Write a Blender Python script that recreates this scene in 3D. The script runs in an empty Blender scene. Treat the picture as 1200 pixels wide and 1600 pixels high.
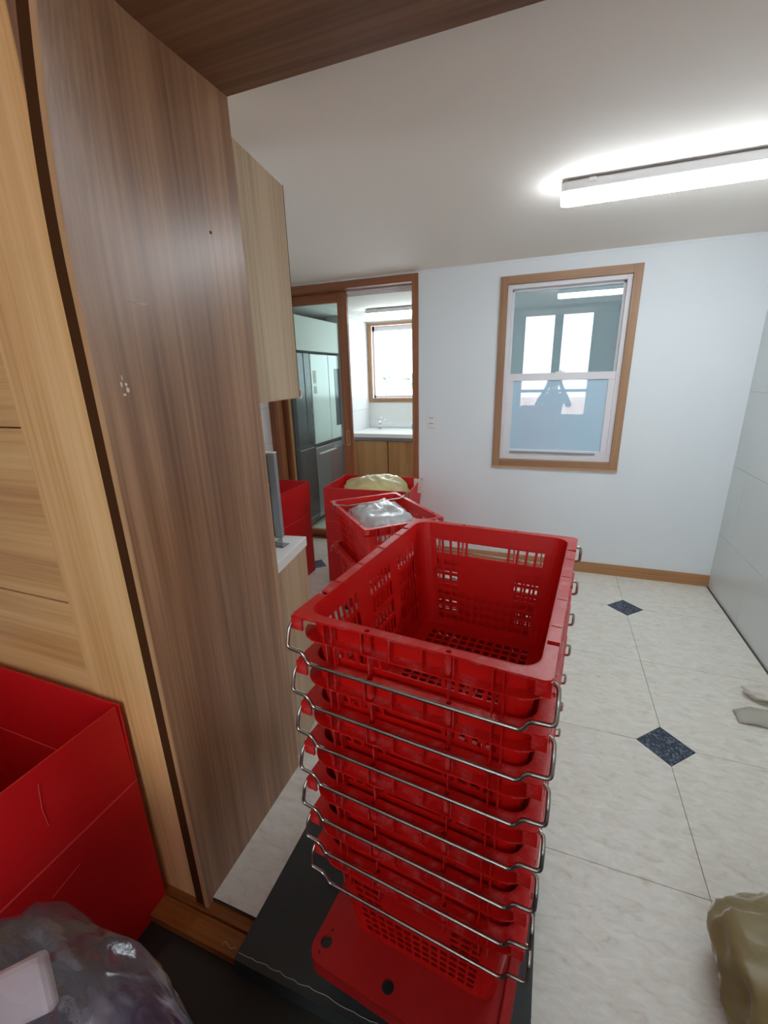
import bpy, bmesh, math, random
from mathutils import Vector, Matrix, noise
from mathutils.geometry import delaunay_2d_cdt

random.seed(7)
scene = bpy.context.scene
COL = scene.collection
R = math.radians

# ------------------------------------------------------------------ camera
F_PX = 680.0
YAW, PITCH, ROLL = R(-21.05), R(17.31), R(-1.57)
CAM = Vector((0, 0, 1.508))
fw = Vector((math.sin(YAW) * math.cos(PITCH), math.cos(YAW) * math.cos(PITCH), -math.sin(PITCH)))
rt = Vector((math.cos(YAW), -math.sin(YAW), 0))
up = rt.cross(fw)
r2 = math.cos(ROLL) * rt + math.sin(ROLL) * up
u2 = -math.sin(ROLL) * rt + math.cos(ROLL) * up
cam_data = bpy.data.cameras.new('camera')
cam_data.sensor_fit = 'HORIZONTAL'
cam_data.sensor_width = 36.0
cam_data.lens = 36.0 * F_PX / 1200.0
cam_data.clip_start = 0.02
cam = bpy.data.objects.new('camera', cam_data)
COL.objects.link(cam)
cam.matrix_world = Matrix(((r2.x, u2.x, -fw.x, CAM.x), (r2.y, u2.y, -fw.y, CAM.y), (r2.z, u2.z, -fw.z, CAM.z), (0, 0, 0, 1)))
scene.camera = cam

# ------------------------------------------------------------------ world / view
SKY = 5.0
LAMP = 24.0
world = bpy.data.worlds.new('sky')
scene.world = world
world.use_nodes = True
bgn = world.node_tree.nodes['Background']
bgn.inputs['Color'].default_value = (0.86, 0.94, 1.0, 1)
bgn.inputs['Strength'].default_value = SKY
vs = scene.view_settings
vs.view_transform = 'Standard'
vs.look = 'None'
vs.gamma = 1.0
vs.use_curve_mapping = False
vs.exposure = 0.52
scene.cycles.max_bounces = 16
scene.cycles.diffuse_bounces = 10
scene.cycles.transparent_max_bounces = 24


def portal(name, loc, rot, sx, sy):
    d = bpy.data.lights.new(name, 'AREA')
    d.shape = 'RECTANGLE'
    d.size, d.size_y = sx, sy
    d.cycles.is_portal = True
    o = bpy.data.objects.new(name, d)
    COL.objects.link(o)
    o.location = loc
    o.rotation_euler = rot


# daylight comes in by the hall window behind the camera and the utility room's window
portal('daylight_hall_window', (-0.02, -1.56, 1.6), (R(90), 0, R(180)), 1.4, 1.9)
portal('daylight_utility_window', (-1.55, 5.42, 1.66), (R(-90), 0, 0), 1.3, 0.95)


# ------------------------------------------------------------------ materials
def srgb(r, g, b):
    f = lambda c: (c / 255) / 12.92 if c / 255 <= 0.04045 else ((c / 255 + 0.055) / 1.055) ** 2.4
    return (f(r), f(g), f(b), 1.0)


def newmat(name):
    m = bpy.data.materials.new(name)
    m.use_nodes = True
    nt = m.node_tree
    return m, nt, nt.nodes['Principled BSDF']


def node(nt, t, **kw):
    n = nt.nodes.new(t)
    for k, v in kw.items():
        setattr(n, k, v)
    return n


def ramp(nt, stops):
    n = nt.nodes.new('ShaderNodeValToRGB')
    cr = n.color_ramp
    while len(cr.elements) < len(stops):
        cr.elements.new(0.5)
    for e, (p, c) in zip(cr.elements, stops):
        e.position = p
        e.color = c
    return n


def coords(nt, scale=(1, 1, 1), rot=(0, 0, 0)):
    tc = node(nt, 'ShaderNodeTexCoord')
    mp = node(nt, 'ShaderNodeMapping')
    mp.inputs['Scale'].default_value = scale
    mp.inputs['Rotation'].default_value = rot
    nt.links.new(tc.outputs['Object'], mp.inputs['Vector'])
    return mp.outputs['Vector']


def plain(name, col, rough=0.6, metal=0.0, spec=0.5, bump=0.0, bscale=80, var=0.0):
    m, nt, b = newmat(name)
    b.inputs['Roughness'].default_value = rough
    b.inputs['Metallic'].default_value = metal
    b.inputs['Specular IOR Level'].default_value = spec
    v = coords(nt)
    nz = node(nt, 'ShaderNodeTexNoise')
    nz.inputs['Scale'].default_value = 3.0 if var else bscale
    nz.inputs['Detail'].default_value = 4
    nt.links.new(v, nz.inputs['Vector'])
    c0 = tuple(x * (1 - var) for x in col[:3]) + (1,)
    c1 = tuple(min(1, x * (1 + var)) for x in col[:3]) + (1,)
    rp = ramp(nt, [(0.3, c0), (0.7, c1)])
    nt.links.new(nz.outputs['Fac'], rp.inputs['Fac'])
    nt.links.new(rp.outputs['Color'], b.inputs['Base Color'])
    if bump:
        n2 = node(nt, 'ShaderNodeTexNoise')
        n2.inputs['Scale'].default_value = bscale
        nt.links.new(v, n2.inputs['Vector'])
        bp = node(nt, 'ShaderNodeBump')
        bp.inputs['Strength'].default_value = bump
        bp.inputs['Distance'].default_value = 0.002
        nt.links.new(n2.outputs['Fac'], bp.inputs['Height'])
        nt.links.new(bp.outputs['Normal'], b.inputs['Normal'])
    return m


def wood(name, dark, mid, light, axis='z', rough=0.45, fine=1.0, spec=0.5):
    """laminate wood: long streaks along the grain axis plus fine grain lines"""
    m, nt, b = newmat(name)
    b.inputs['Roughness'].default_value = rough
    b.inputs['Specular IOR Level'].default_value = spec
    s = {'x': (0.5, 9, 9), 'y': (9, 0.5, 9), 'z': (9, 9, 0.5)}[axis]
    s2 = {'x': (1.6, 90, 90), 'y': (90, 1.6, 90), 'z': (90, 90, 1.6)}[axis]
    v1, v2 = coords(nt, s), coords(nt, s2)
    n1 = node(nt, 'ShaderNodeTexNoise')
    n1.inputs['Scale'].default_value = 1.0
    n1.inputs['Detail'].default_value = 5
    n1.inputs['Distortion'].default_value = 0.6
    n2 = node(nt, 'ShaderNodeTexNoise')
    n2.inputs['Scale'].default_value = 1.0 * fine
    n2.inputs['Detail'].default_value = 3
    nt.links.new(v1, n1.inputs['Vector'])
    nt.links.new(v2, n2.inputs['Vector'])
    mx = node(nt, 'ShaderNodeMix')
    mx.inputs[0].default_value = 0.38
    nt.links.new(n1.outputs['Fac'], mx.inputs[2])
    nt.links.new(n2.outputs['Fac'], mx.inputs[3])
    rp = ramp(nt, [(0.34, dark), (0.5, mid), (0.66, light)])
    nt.links.new(mx.outputs[0], rp.inputs['Fac'])
    nt.links.new(rp.outputs['Color'], b.inputs['Base Color'])
    bp = node(nt, 'ShaderNodeBump')
    bp.inputs['Strength'].default_value = 0.08
    bp.inputs['Distance'].default_value = 0.001
    nt.links.new(n2.outputs['Fac'], bp.inputs['Height'])
    nt.links.new(bp.outputs['Normal'], b.inputs['Normal'])
    return m


def marble(name, base, vein, dark, seed=0.0):
    m, nt, b = newmat(name)
    b.inputs['Roughness'].default_value = 0.42
    v = coords(nt, (5.0, 12.0, 1), (0, 0, R(12)))
    n1 = node(nt, 'ShaderNodeTexNoise')
    n1.inputs['Scale'].default_value = 3.2
    n1.inputs['Detail'].default_value = 8
    n1.inputs['Roughness'].default_value = 0.65
    n1.inputs['Distortion'].default_value = 0.9
    nt.links.new(v, n1.inputs['Vector'])
    rp = ramp(nt, [(0.30, dark), (0.42, vein), (0.56, base), (0.78, tuple(min(1, c * 1.12) for c in base[:3]) + (1,))])
    nt.links.new(n1.outputs['Fac'], rp.inputs['Fac'])
    nt.links.new(rp.outputs['Color'], b.inputs['Base Color'])
    n2 = node(nt, 'ShaderNodeTexNoise')
    n2.inputs['Scale'].default_value = 60
    nt.links.new(coords(nt), n2.inputs['Vector'])
    bp = node(nt, 'ShaderNodeBump')
    bp.inputs['Strength'].default_value = 0.12
    bp.inputs['Distance'].default_value = 0.001
    nt.links.new(n2.outputs['Fac'], bp.inputs['Height'])
    nt.links.new(bp.outputs['Normal'], b.inputs['Normal'])
    return m


def speckle(name, a, bcol, c, rough=0.4, scale=140):
    m, nt, b = newmat(name)
    b.inputs['Roughness'].default_value = rough
    v = coords(nt)
    n1 = node(nt, 'ShaderNodeTexVoronoi')
    n1.inputs['Scale'].default_value = scale
    nt.links.new(v, n1.inputs['Vector'])
    rp = ramp(nt, [(0.2, a), (0.55, bcol), (0.93, c)])
    nt.links.new(n1.outputs['Color'], rp.inputs['Fac'])
    nt.links.new(rp.outputs['Color'], b.inputs['Base Color'])
    return m


def plastic(name, col, worn_sheen, amount=0.5, rough=0.35, wscale=9.0):
    """moulded plastic with paler patches: scuffs, and on the rim painted sheen"""
    m, nt, b = newmat(name)
    v = coords(nt)
    n1 = node(nt, 'ShaderNodeTexNoise')
    n1.inputs['Scale'].default_value = wscale
    n1.inputs['Detail'].default_value = 7
    n1.inputs['Roughness'].default_value = 0.7
    nt.links.new(v, n1.inputs['Vector'])
    rp = ramp(nt, [(0.5, (0, 0, 0, 1)), (0.78, (amount, amount, amount, 1))])
    nt.links.new(n1.outputs['Fac'], rp.inputs['Fac'])
    mx = node(nt, 'ShaderNodeMix', data_type='RGBA')
    mx.inputs[6].default_value = col
    mx.inputs[7].default_value = worn_sheen
    nt.links.new(rp.outputs['Color'], mx.inputs[0])
    nt.links.new(mx.outputs[2], b.inputs['Base Color'])
    mr = node(nt, 'ShaderNodeMapRange')
    mr.inputs[3].default_value = rough
    mr.inputs[4].default_value = rough + 0.25
    nt.links.new(n1.outputs['Fac'], mr.inputs[0])
    nt.links.new(mr.outputs[0], b.inputs['Roughness'])
    return m


def film(name, tint, clear=0.5, rough=0.15, gloss=0.25):
    """thin plastic film: partly see-through, partly milky, with a sheen"""
    m = bpy.data.materials.new(name)
    m.use_nodes = True
    nt = m.node_tree
    nt.nodes.remove(nt.nodes['Principled BSDF'])
    out = nt.nodes['Material Output']
    tr = node(nt, 'ShaderNodeBsdfTransparent')
    tr.inputs['Color'].default_value = tuple(0.35 + 0.65 * c for c in tint[:3]) + (1,)
    df = node(nt, 'ShaderNodeBsdfDiffuse')
    df.inputs['Color'].default_value = tint
    tl = node(nt, 'ShaderNodeBsdfTranslucent')
    tl.inputs['Color'].default_value = tint
    gl = node(nt, 'ShaderNodeBsdfGlossy')
    gl.inputs['Roughness'].default_value = rough
    gl.inputs['Color'].default_value = (1, 1, 1, 1)
    nz = node(nt, 'ShaderNodeTexNoise')
    nz.inputs['Scale'].default_value = 14
    nz.inputs['Detail'].default_value = 5
    nt.links.new(coords(nt), nz.inputs['Vector'])
    bp = node(nt, 'ShaderNodeBump')
    bp.inputs['Strength'].default_value = 0.5
    bp.inputs['Distance'].default_value = 0.012
    nt.links.new(nz.outputs['Fac'], bp.inputs['Height'])
    for s in (df, tl, gl):
        nt.links.new(bp.outputs['Normal'], s.inputs['Normal'])
    m1 = node(nt, 'ShaderNodeMixShader')
    m1.inputs[0].default_value = 0.5
    nt.links.new(df.outputs[0], m1.inputs[1])
    nt.links.new(tl.outputs[0], m1.inputs[2])
    m2 = node(nt, 'ShaderNodeMixShader')
    m2.inputs[0].default_value = clear
    nt.links.new(m1.outputs[0], m2.inputs[1])
    nt.links.new(tr.outputs[0], m2.inputs[2])
    fr = node(nt, 'ShaderNodeFresnel')
    fr.inputs['IOR'].default_value = 1.5
    nt.links.new(bp.outputs['Normal'], fr.inputs['Normal'])
    ma = node(nt, 'ShaderNodeMath', operation='MULTIPLY_ADD')
    ma.inputs[1].default_value = 1.0
    ma.inputs[2].default_value = gloss * 0.25
    nt.links.new(fr.outputs[0], ma.inputs[0])
    m3 = node(nt, 'ShaderNodeMixShader')
    nt.links.new(ma.outputs[0], m3.inputs[0])
    nt.links.new(m2.outputs[0], m3.inputs[1])
    nt.links.new(gl.outputs[0], m3.inputs[2])
    nt.links.new(m3.outputs[0], out.inputs['Surface'])
    return m


def glass(name, tint, refl=0.15, milk=0.0, milkcol=(1, 1, 1, 1)):
    """flat window glass: see-through with a mirror sheen; milk = share of a milky diffuse layer"""
    m = bpy.data.materials.new(name)
    m.use_nodes = True
    nt = m.node_tree
    nt.nodes.remove(nt.nodes['Principled BSDF'])
    out = nt.nodes['Material Output']
    tr = node(nt, 'ShaderNodeBsdfTransparent')
    tr.inputs['Color'].default_value = tint
    gl = node(nt, 'ShaderNodeBsdfGlossy')
    gl.inputs['Roughness'].default_value = 0.0
    base = tr.outputs[0]
    if milk:
        df = node(nt, 'ShaderNodeBsdfDiffuse')
        df.inputs['Color'].default_value = milkcol
        mm = node(nt, 'ShaderNodeMixShader')
        mm.inputs[0].default_value = milk
        nt.links.new(tr.outputs[0], mm.inputs[1])
        nt.links.new(df.outputs[0], mm.inputs[2])
        base = mm.outputs[0]
    mx = node(nt, 'ShaderNodeMixShader')
    mx.inputs[0].default_value = refl
    nt.links.new(base, mx.inputs[1])
    nt.links.new(gl.outputs[0], mx.inputs[2])
    nt.links.new(mx.outputs[0], out.inputs['Surface'])
    return m


def emit(name, col, strength):
    m, nt, b = newmat(name)
    b.inputs['Base Color'].default_value = (0.9, 0.9, 0.9, 1)
    b.inputs['Emission Color'].default_value = col
    b.inputs['Emission Strength'].default_value = strength
    return m


M = {}
M['wall'] = plain('wall_paper', srgb(228, 234, 238), 0.75, bump=0.15, bscale=220)
M['ceil'] = plain('ceiling_paper', srgb(245, 238, 230), 0.8, bump=0.1, bscale=200)
M['rtile'] = plain('right_wall_tile', srgb(210, 217, 216), 0.28, var=0.02)
M['grout'] = plain('grout', srgb(150, 150, 148), 0.9)
M['floorgap'] = plain('floor_joint', srgb(92, 86, 76), 0.9)
M['tile'] = marble('cream_tile', srgb(226, 224, 215), srgb(219, 215, 203), srgb(204, 197, 181))
M['navy'] = speckle('navy_inlay', srgb(24, 32, 48), srgb(44, 56, 78), srgb(120, 132, 150))
M['mat'] = plain('dark_mat', srgb(50, 54, 54), 0.55, bump=0.2, bscale=300)
M['hallfloor'] = plain('dark_hall_floor', srgb(40, 42, 38), 0.55, var=0.12)
M['jamb'] = wood('jamb_laminate', srgb(120, 80, 52), srgb(152, 109, 77), srgb(182, 140, 106), 'z', 0.34, spec=0.65)
M['soffit'] = wood('soffit_laminate_shaded', srgb(108, 72, 48), srgb(128, 88, 60), srgb(146, 106, 76), 'x', 0.5, spec=0.3)  # same laminate as the jamb, its shade put into darker browns
M['edge'] = plain('edge_band', srgb(196, 152, 110), 0.5, var=0.05)
M['groove'] = plain('dark_groove', srgb(74, 44, 22), 0.8, spec=0.1)
M['doorv'] = wood('door_laminate_upright', srgb(204, 150, 92), srgb(230, 180, 120), srgb(242, 198, 142), 'z', 0.42)
M['doorh'] = wood('door_laminate_level', srgb(196, 142, 86), srgb(224, 174, 114), srgb(238, 194, 138), 'x', 0.42)
M['frame'] = wood('door_frame_wood', srgb(116, 66, 38), srgb(146, 90, 56), srgb(166, 110, 74), 'z', 0.4)
M['frameh'] = wood('door_frame_wood_level', srgb(116, 66, 38), srgb(146, 90, 56), srgb(166, 110, 74), 'x', 0.4)
M['casing'] = wood('casing_wood', srgb(138, 100, 72), srgb(162, 122, 90), srgb(178, 140, 108), 'z', 0.45)
M['casingh'] = wood('casing_wood_level', srgb(138, 100, 72), srgb(162, 122, 90), srgb(178, 140, 108), 'x', 0.45)
M['skirt'] = wood('skirting_wood', srgb(150, 104, 66), srgb(176, 128, 84), srgb(190, 144, 100), 'x', 0.45)
M['sill'] = wood('threshold_wood', srgb(120, 68, 26), srgb(158, 96, 42), srgb(180, 118, 62), 'x', 0.4)
M['cab'] = wood('cabinet_laminate', srgb(152, 124, 92), srgb(180, 152, 120), srgb(198, 172, 142), 'z', 0.45)
M['cab2'] = wood('sink_cabinet_laminate', srgb(150, 104, 62), srgb(180, 132, 84), srgb(196, 150, 104), 'z', 0.45)
M['white'] = plain('white_plastic', srgb(232, 232, 234), 0.35)
M['pvc'] = plain('white_pvc', srgb(226, 224, 228), 0.35)
M['counter'] = plain('white_counter', srgb(232, 232, 230), 0.3, var=0.01)
M['grey'] = plain('grey_board', srgb(140, 142, 146), 0.5)
M['darkgrey'] = plain('dark_grey', srgb(70, 72, 76), 0.5)
M['red'] = plastic('red_crate_plastic', srgb(210, 14, 8), srgb(224, 60, 50), 0.25, 0.30)
M['redrim'] = plastic('red_scuff_sheen_rim', srgb(206, 16, 12), srgb(222, 140, 142), 0.65, 0.22, 22)  # pale pink patches: scuffs plus lamp sheen painted into the colour
M['redbox'] = plastic('red_corrugated_sheet', srgb(204, 8, 16), srgb(222, 50, 54), 0.2, 0.40, 5)
M['crease'] = plain('pale_red_crease', srgb(226, 74, 74), 0.5, var=0.1)
M['dolly'] = plastic('red_dolly_plastic', srgb(168, 8, 7), srgb(190, 60, 54), 0.3, 0.5)
M['steel'] = plain('stainless_wire', srgb(190, 184, 176), 0.25, metal=1.0)
M['chrome'] = plain('chrome', srgb(220, 222, 225), 0.12, metal=1.0)
M['clearbag'] = film('clear_bag_film', srgb(250, 252, 254), 0.3, 0.22, 0.1)
M['purplebag'] = film('tinted_bag_film', srgb(240, 226, 240), 0.87, 0.15, 0.1)
M['yellowbag'] = film('yellow_bag_film', srgb(255, 251, 215), 0.35, 0.35, 0.0)
M['olivebag'] = film('olive_bag_film', srgb(206, 188, 128), 0.3, 0.4, 0.0)
M['contents'] = plain('dull_contents', srgb(236, 236, 234), 0.8, var=0.1)
M['yellowfill'] = plain('yellow_contents', srgb(255, 244, 160), 0.8, var=0.1)
M['brownfill'] = plain('brown_contents', srgb(120, 98, 64), 0.8, var=0.2)
M['navyfill'] = plain('navy_contents', srgb(74, 84, 112), 0.3, var=0.35, bump=0.6, bscale=40)
M['paper'] = plain('white_paper', srgb(214, 210, 200), 0.7, var=0.03)
M['greypaper'] = plain('grey_paper', srgb(176, 172, 160), 0.7, var=0.05)
M['glass'] = glass('window_glass', (0.80, 0.90, 0.90, 1), 0.20, 0.30, srgb(200, 224, 240))  # bluish milk mixed evenly into the upper pane
M['glassfilm'] = glass('window_glass_frosted', (0.75, 0.88, 0.95, 1), 0.15, 0.88, srgb(206, 236, 255))
M['doorglass'] = glass('door_glass', (0.84, 0.93, 0.91, 1), 0.10)
M['clearglass'] = glass('outer_glass', (0.95, 0.97, 0.97, 1), 0.05)
M['utile'] = plain('utility_wall_tile', srgb(236, 238, 240), 0.12, var=0.01)
M['uwall'] = plain('utility_paint', srgb(226, 228, 224), 0.7)
M['lamp'] = emit('lamp_diffuser', (0.86, 0.945, 1.0, 1), LAMP)
M['lamp2'] = emit('utility_lamp_diffuser', (0.95, 1.0, 0.97, 1), 10.0)
M['housing'] = plain('lamp_housing', srgb(212, 212, 214), 0.4)
M['fridge_light'] = plain('fridge_glass_door', srgb(232, 240, 238), 0.18, var=0.03)
M['fridge_dark'] = plain('fridge_dark_door', srgb(46, 50, 56), 0.22, var=0.05)
M['fridge_steel'] = plain('fridge_steel_drawer', srgb(160, 160, 168), 0.3, metal=0.5, var=0.05)
M['facade'] = plain('neighbour_facade', srgb(214, 176, 158), 0.8, var=0.05)
M['leaf'] = plain('tree_leaves', srgb(150, 166, 144), 0.8, var=0.2)
M['teal'] = plain('teal_sponge', srgb(110, 190, 200), 0.8)
M['black'] = plain('black_rubber', srgb(22, 22, 24), 0.6)
M['chip'] = plain('bare_chip', srgb(226, 214, 200), 0.8)


# ------------------------------------------------------------------ mesh helpers
class MB:
    def __init__(s):
        s.v, s.f = [], []

    def add(s, vs, fs):
        o = len(s.v)
        s.v += [tuple(v) for v in vs]
        s.f += [tuple(i + o for i in f) for f in fs]
        return s

    def box(s, x0, x1, y0, y1, z0, z1):
        vs = [(x, y, z) for z in (z0, z1) for y in (y0, y1) for x in (x0, x1)]
        return s.add(vs, [(0, 2, 3, 1), (4, 5, 7, 6), (0, 1, 5, 4), (2, 6, 7, 3), (0, 4, 6, 2), (1, 3, 7, 5)])

    def prism(s, pts, z0, z1):
        """counter-clockwise outline in xy, extruded z0..z1"""
        n = len(pts)
        vs = [(p[0], p[1], z0) for p in pts] + [(p[0], p[1], z1) for p in pts]
        fs = [tuple(range(n - 1, -1, -1)), tuple(range(n, 2 * n))]
        fs += [(i, (i + 1) % n, n + (i + 1) % n, n + i) for i in range(n)]
        return s.add(vs, fs)

    def cyl(s, c, r, z0, z1, n=14, axis='z', r1=None):
        r1 = r if r1 is None else r1
        vs = []
        for z, rr in ((z0, r), (z1, r1)):
            for i in range(n):
                a = 2 * math.pi * i / n
                p = (rr * math.cos(a), rr * math.sin(a))
                if axis == 'z':
                    vs.append((c[0] + p[0], c[1] + p[1], z))
                elif axis == 'y':
                    vs.append((c[0] + p[0], z, c[1] + p[1]))
                else:
                    vs.append((z, c[0] + p[0], c[1] + p[1]))
        fs = [tuple(range(n - 1, -1, -1)), tuple(range(n, 2 * n))]
        fs += [(i, (i + 1) % n, n + (i + 1) % n, n + i) for i in range(n)]
        return s.add(vs, fs)

    def tube(s, pts, r, n=8, closed=False):
        pts = [Vector(p) for p in pts]
        k = len(pts)
        t0 = (pts[1] - pts[0]).normalized()
        ref = Vector((0, 0, 1)) if abs(t0.z) < 0.9 else Vector((1, 0, 0))
        nrm = t0.cross(ref).normalized()
        rings = []
        for i in range(k):
            a = pts[max(i - 1, 0)] if not closed else pts[i - 1]
            b = pts[min(i + 1, k - 1)] if not closed else pts[(i + 1) % k]
            t = (b - a).normalized()
            nrm = (nrm - t * nrm.dot(t)).normalized()
            bi = t.cross(nrm)
            rings.append([pts[i] + r * (math.cos(2 * math.pi * j / n) * nrm + math.sin(2 * math.pi * j / n) * bi) for j in range(n)])
        vs = [p for rg in rings for p in rg]
        fs = []
        m = k if closed else k - 1
        for i in range(m):
            i2 = (i + 1) % k
            for j in range(n):
                fs.append((i * n + j, i * n + (j + 1) % n, i2 * n + (j + 1) % n, i2 * n + j))
        if not closed:
            fs.append(tuple(range(n - 1, -1, -1)))
            fs.append(tuple((k - 1) * n + j for j in range(n)))
        return s.add(vs, fs)

    def plate(s, outline, holes, z0, z1):
        """flat plate with holes cut through"""
        loops = [outline] + holes
        pts, edges = [], []
        for lp in loops:
            o = len(pts)
            pts += [Vector((p[0], p[1])) for p in lp]
            edges += [(o + i, o + (i + 1) % len(lp)) for i in range(len(lp))]
        res = delaunay_2d_cdt(pts, edges, [], 1, 1e-6)
        v2, tris = res[0], res[2]

        def inside(p, lp):
            c = False
            for i in range(len(lp)):
                a, b = lp[i], lp[i - 1]
                if (a[1] > p[1]) != (b[1] > p[1]) and p[0] < (b[0] - a[0]) * (p[1] - a[1]) / (b[1] - a[1]) + a[0]:
                    c = not c
            return c
        keep = []
        for t in tris:
            c = [sum(v2[i][k] for i in t) / len(t) for k in (0, 1)]
            if inside(c, outline) and not any(inside(c, h) for h in holes):
                keep.append(t)
        n = len(v2)
        vs = [(p[0], p[1], z1) for p in v2] + [(p[0], p[1], z0) for p in v2]
        fs = [tuple(t) for t in keep] + [tuple(n + i for i in reversed(t)) for t in keep]
        s.add(vs, fs)
        for lp in loops:
            m = len(lp)
            vs = [(p[0], p[1], z0) for p in lp] + [(p[0], p[1], z1) for p in lp]
            s.add(vs, [(i, (i + 1) % m, m + (i + 1) % m, m + i) for i in range(m)])
        return s

    def mesh(s, name, smooth=False):
        me = bpy.data.meshes.new(name)
        me.from_pydata(s.v, [], s.f)
        bm = bmesh.new()
        bm.from_mesh(me)
        bmesh.ops.recalc_face_normals(bm, faces=bm.faces)
        bm.to_mesh(me)
        bm.free()
        if smooth:
            for p in me.polygons:
                p.use_smooth = True
        me.update()
        return me

    def build(s, name, mat, parent=None, smooth=False, bevel=0.0, label=None):
        return obj(name, s.mesh(name, smooth), mat, parent, bevel, label)


def obj(name, me, mat, parent=None, bevel=0.0, label=None):
    me.materials.clear()
    me.materials.append(M[mat] if isinstance(mat, str) else mat)
    o = bpy.data.objects.new(name, me)
    COL.objects.link(o)
    if parent:
        o.parent = parent
    if bevel:
        b = o.modifiers.new('bevel', 'BEVEL')
        b.width = bevel
        b.segments = 2
        b.limit_method = 'ANGLE'
    if label:
        o['label'] = label
    return o


def tag(o, label, cat, group=None, kind=None):
    o['label'] = label
    o['category'] = cat
    if group:
        o['group'] = group
    if kind:
        o['kind'] = kind
    return o


def empty(name, loc=(0, 0, 0), rz=0.0):
    o = bpy.data.objects.new(name, None)
    o.empty_display_size = 0.1
    COL.objects.link(o)
    o.location = loc
    o.rotation_euler = (0, 0, rz)
    return o


def bx(name, mat, x0, x1, y0, y1, z0, z1, parent=None, bevel=0.0, label=None):
    return MB().box(x0, x1, y0, y1, z0, z1).build(name, mat, parent, False, bevel, label)


def fillet(pts, r, seg=4):
    """round the inner corners of a polyline"""
    pts = [Vector(p) for p in pts]
    out = [pts[0]]
    for i in range(1, len(pts) - 1):
        a, b, c = pts[i - 1], pts[i], pts[i + 1]
        d1, d2 = (a - b), (c - b)
        k = min(r, d1.length * 0.45, d2.length * 0.45)
        p, q = b + d1.normalized() * k, b + d2.normalized() * k
        for j in range(seg + 1):
            t = j / seg
            out.append((1 - t) ** 2 * p + 2 * t * (1 - t) * b + t * t * q)
    out.append(pts[-1])
    return out


def rrect(a, b, r, n=5, cx=0, cy=0):
    """counter-clockwise rounded rectangle, half sizes a, b"""
    out = []
    for sx, sy, a0 in ((1, -1, -90), (1, 1, 0), (-1, 1, 90), (-1, -1, 180)):
        for i in range(n + 1):
            t = R(a0 + 90 * i / n)
            out.append((cx + sx * (a - r) + r * math.cos(t), cy + sy * (b - r) + r * math.sin(t)))
    return out


def circle(cx, cy, r, n=14):
    return [(cx + r * math.cos(2 * math.pi * i / n), cy + r * math.sin(2 * math.pi * i / n)) for i in range(n)]


def clip_poly(poly, x0, x1, y0, y1):
    for ax, lim, sgn in ((0, x0, 1), (0, x1, -1), (1, y0, 1), (1, y1, -1)):
        out = []
        for i in range(len(poly)):
            a, b = poly[i - 1], poly[i]
            da, db = sgn * (a[ax] - lim), sgn * (b[ax] - lim)
            if (da >= 0) != (db >= 0):
                t = da / (da - db)
                out.append((a[0] + t * (b[0] - a[0]), a[1] + t * (b[1] - a[1])))
            if db >= 0:
                out.append(b)
        poly = out
        if not poly:
            return []
    res = []
    for p in poly:
        if not res or (abs(p[0] - res[-1][0]) + abs(p[1] - res[-1][1])) > 1e-5:
            res.append(p)
    return res


# ------------------------------------------------------------------ setting
XR = 1.152          # right wall
YB = 3.465          # back wall, kitchen side
YB2 = 3.60          # back wall, utility side
XL = -2.43          # left wall of the kitchen
ZC = 2.245          # kitchen ceiling
YJ0, YJ1 = 0.645, 1.166   # deep jamb between hall and kitchen
ZS = 2.207          # soffit of the deep opening
HALLZ = -0.05
HY = -1.5           # hall wall behind the camera
HC = 2.62

# floor of cream tiles with navy diamonds at every second corner
floor = bx('floor', 'floorgap', XL, XR, YJ0 + 0.018, YB2, -0.06, -0.004)
tag(floor, 'cream marbled vinyl tile floor with navy diamond inlays', 'floor', kind='structure')
TX, TY = 0.583, 0.600
OX, OY = 0.558, 1.758
HD = 0.106
tiles = {}
for i in range(-6, 3):
    for j in range(-3, 5):
        x0, x1 = OX + i * TX, OX + (i + 1) * TX
        y0, y1 = OY + j * TY, OY + (j + 1) * TY
        g = 0.0011
        L_, R_, B_, T_ = x0 + g, x1 - g, y0 + g, y1 - g
        h = HD + g
        ci, cj = i + (i % 2), j + (j % 2)      # the even corner of this tile
        p = []
        for (cx, cy, ii, jj) in ((L_, B_, i, j), (R_, B_, i + 1, j), (R_, T_, i + 1, j + 1), (L_, T_, i, j + 1)):
            if ii == ci and jj == cj:
                sx = 1 if cx == L_ else -1
                sy = 1 if cy == B_ else -1
                if sx * sy > 0:
                    p += [(cx, cy + sy * h), (cx + sx * h, cy)]
                else:
                    p += [(cx + sx * h, cy), (cx, cy + sy * h)]
            else:
                p.append((cx, cy))
        q = clip_poly(p, XL, XR, YJ0 + 0.02, YB2)
        if len(q) < 3 or max(a[0] for a in q) - min(a[0] for a in q) < 0.02 or max(a[1] for a in q) - min(a[1] for a in q) < 0.02:
            continue
        MB().prism(q, -0.004, 0.0).build('tile', 'tile', floor)
for i in range(-6, 3, 2):
    for j in range(-2, 5, 2):
        cx, cy = OX + i * TX, OY + j * TY
        q = clip_poly([(cx - HD, cy), (cx, cy - HD), (cx + HD, cy), (cx, cy + HD)], XL, XR, YJ0 + 0.02, YB2)
        if len(q) >= 3:
            MB().prism(q, -0.004, 0.0002).build('inlay_tile', 'navy', floor)

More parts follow.
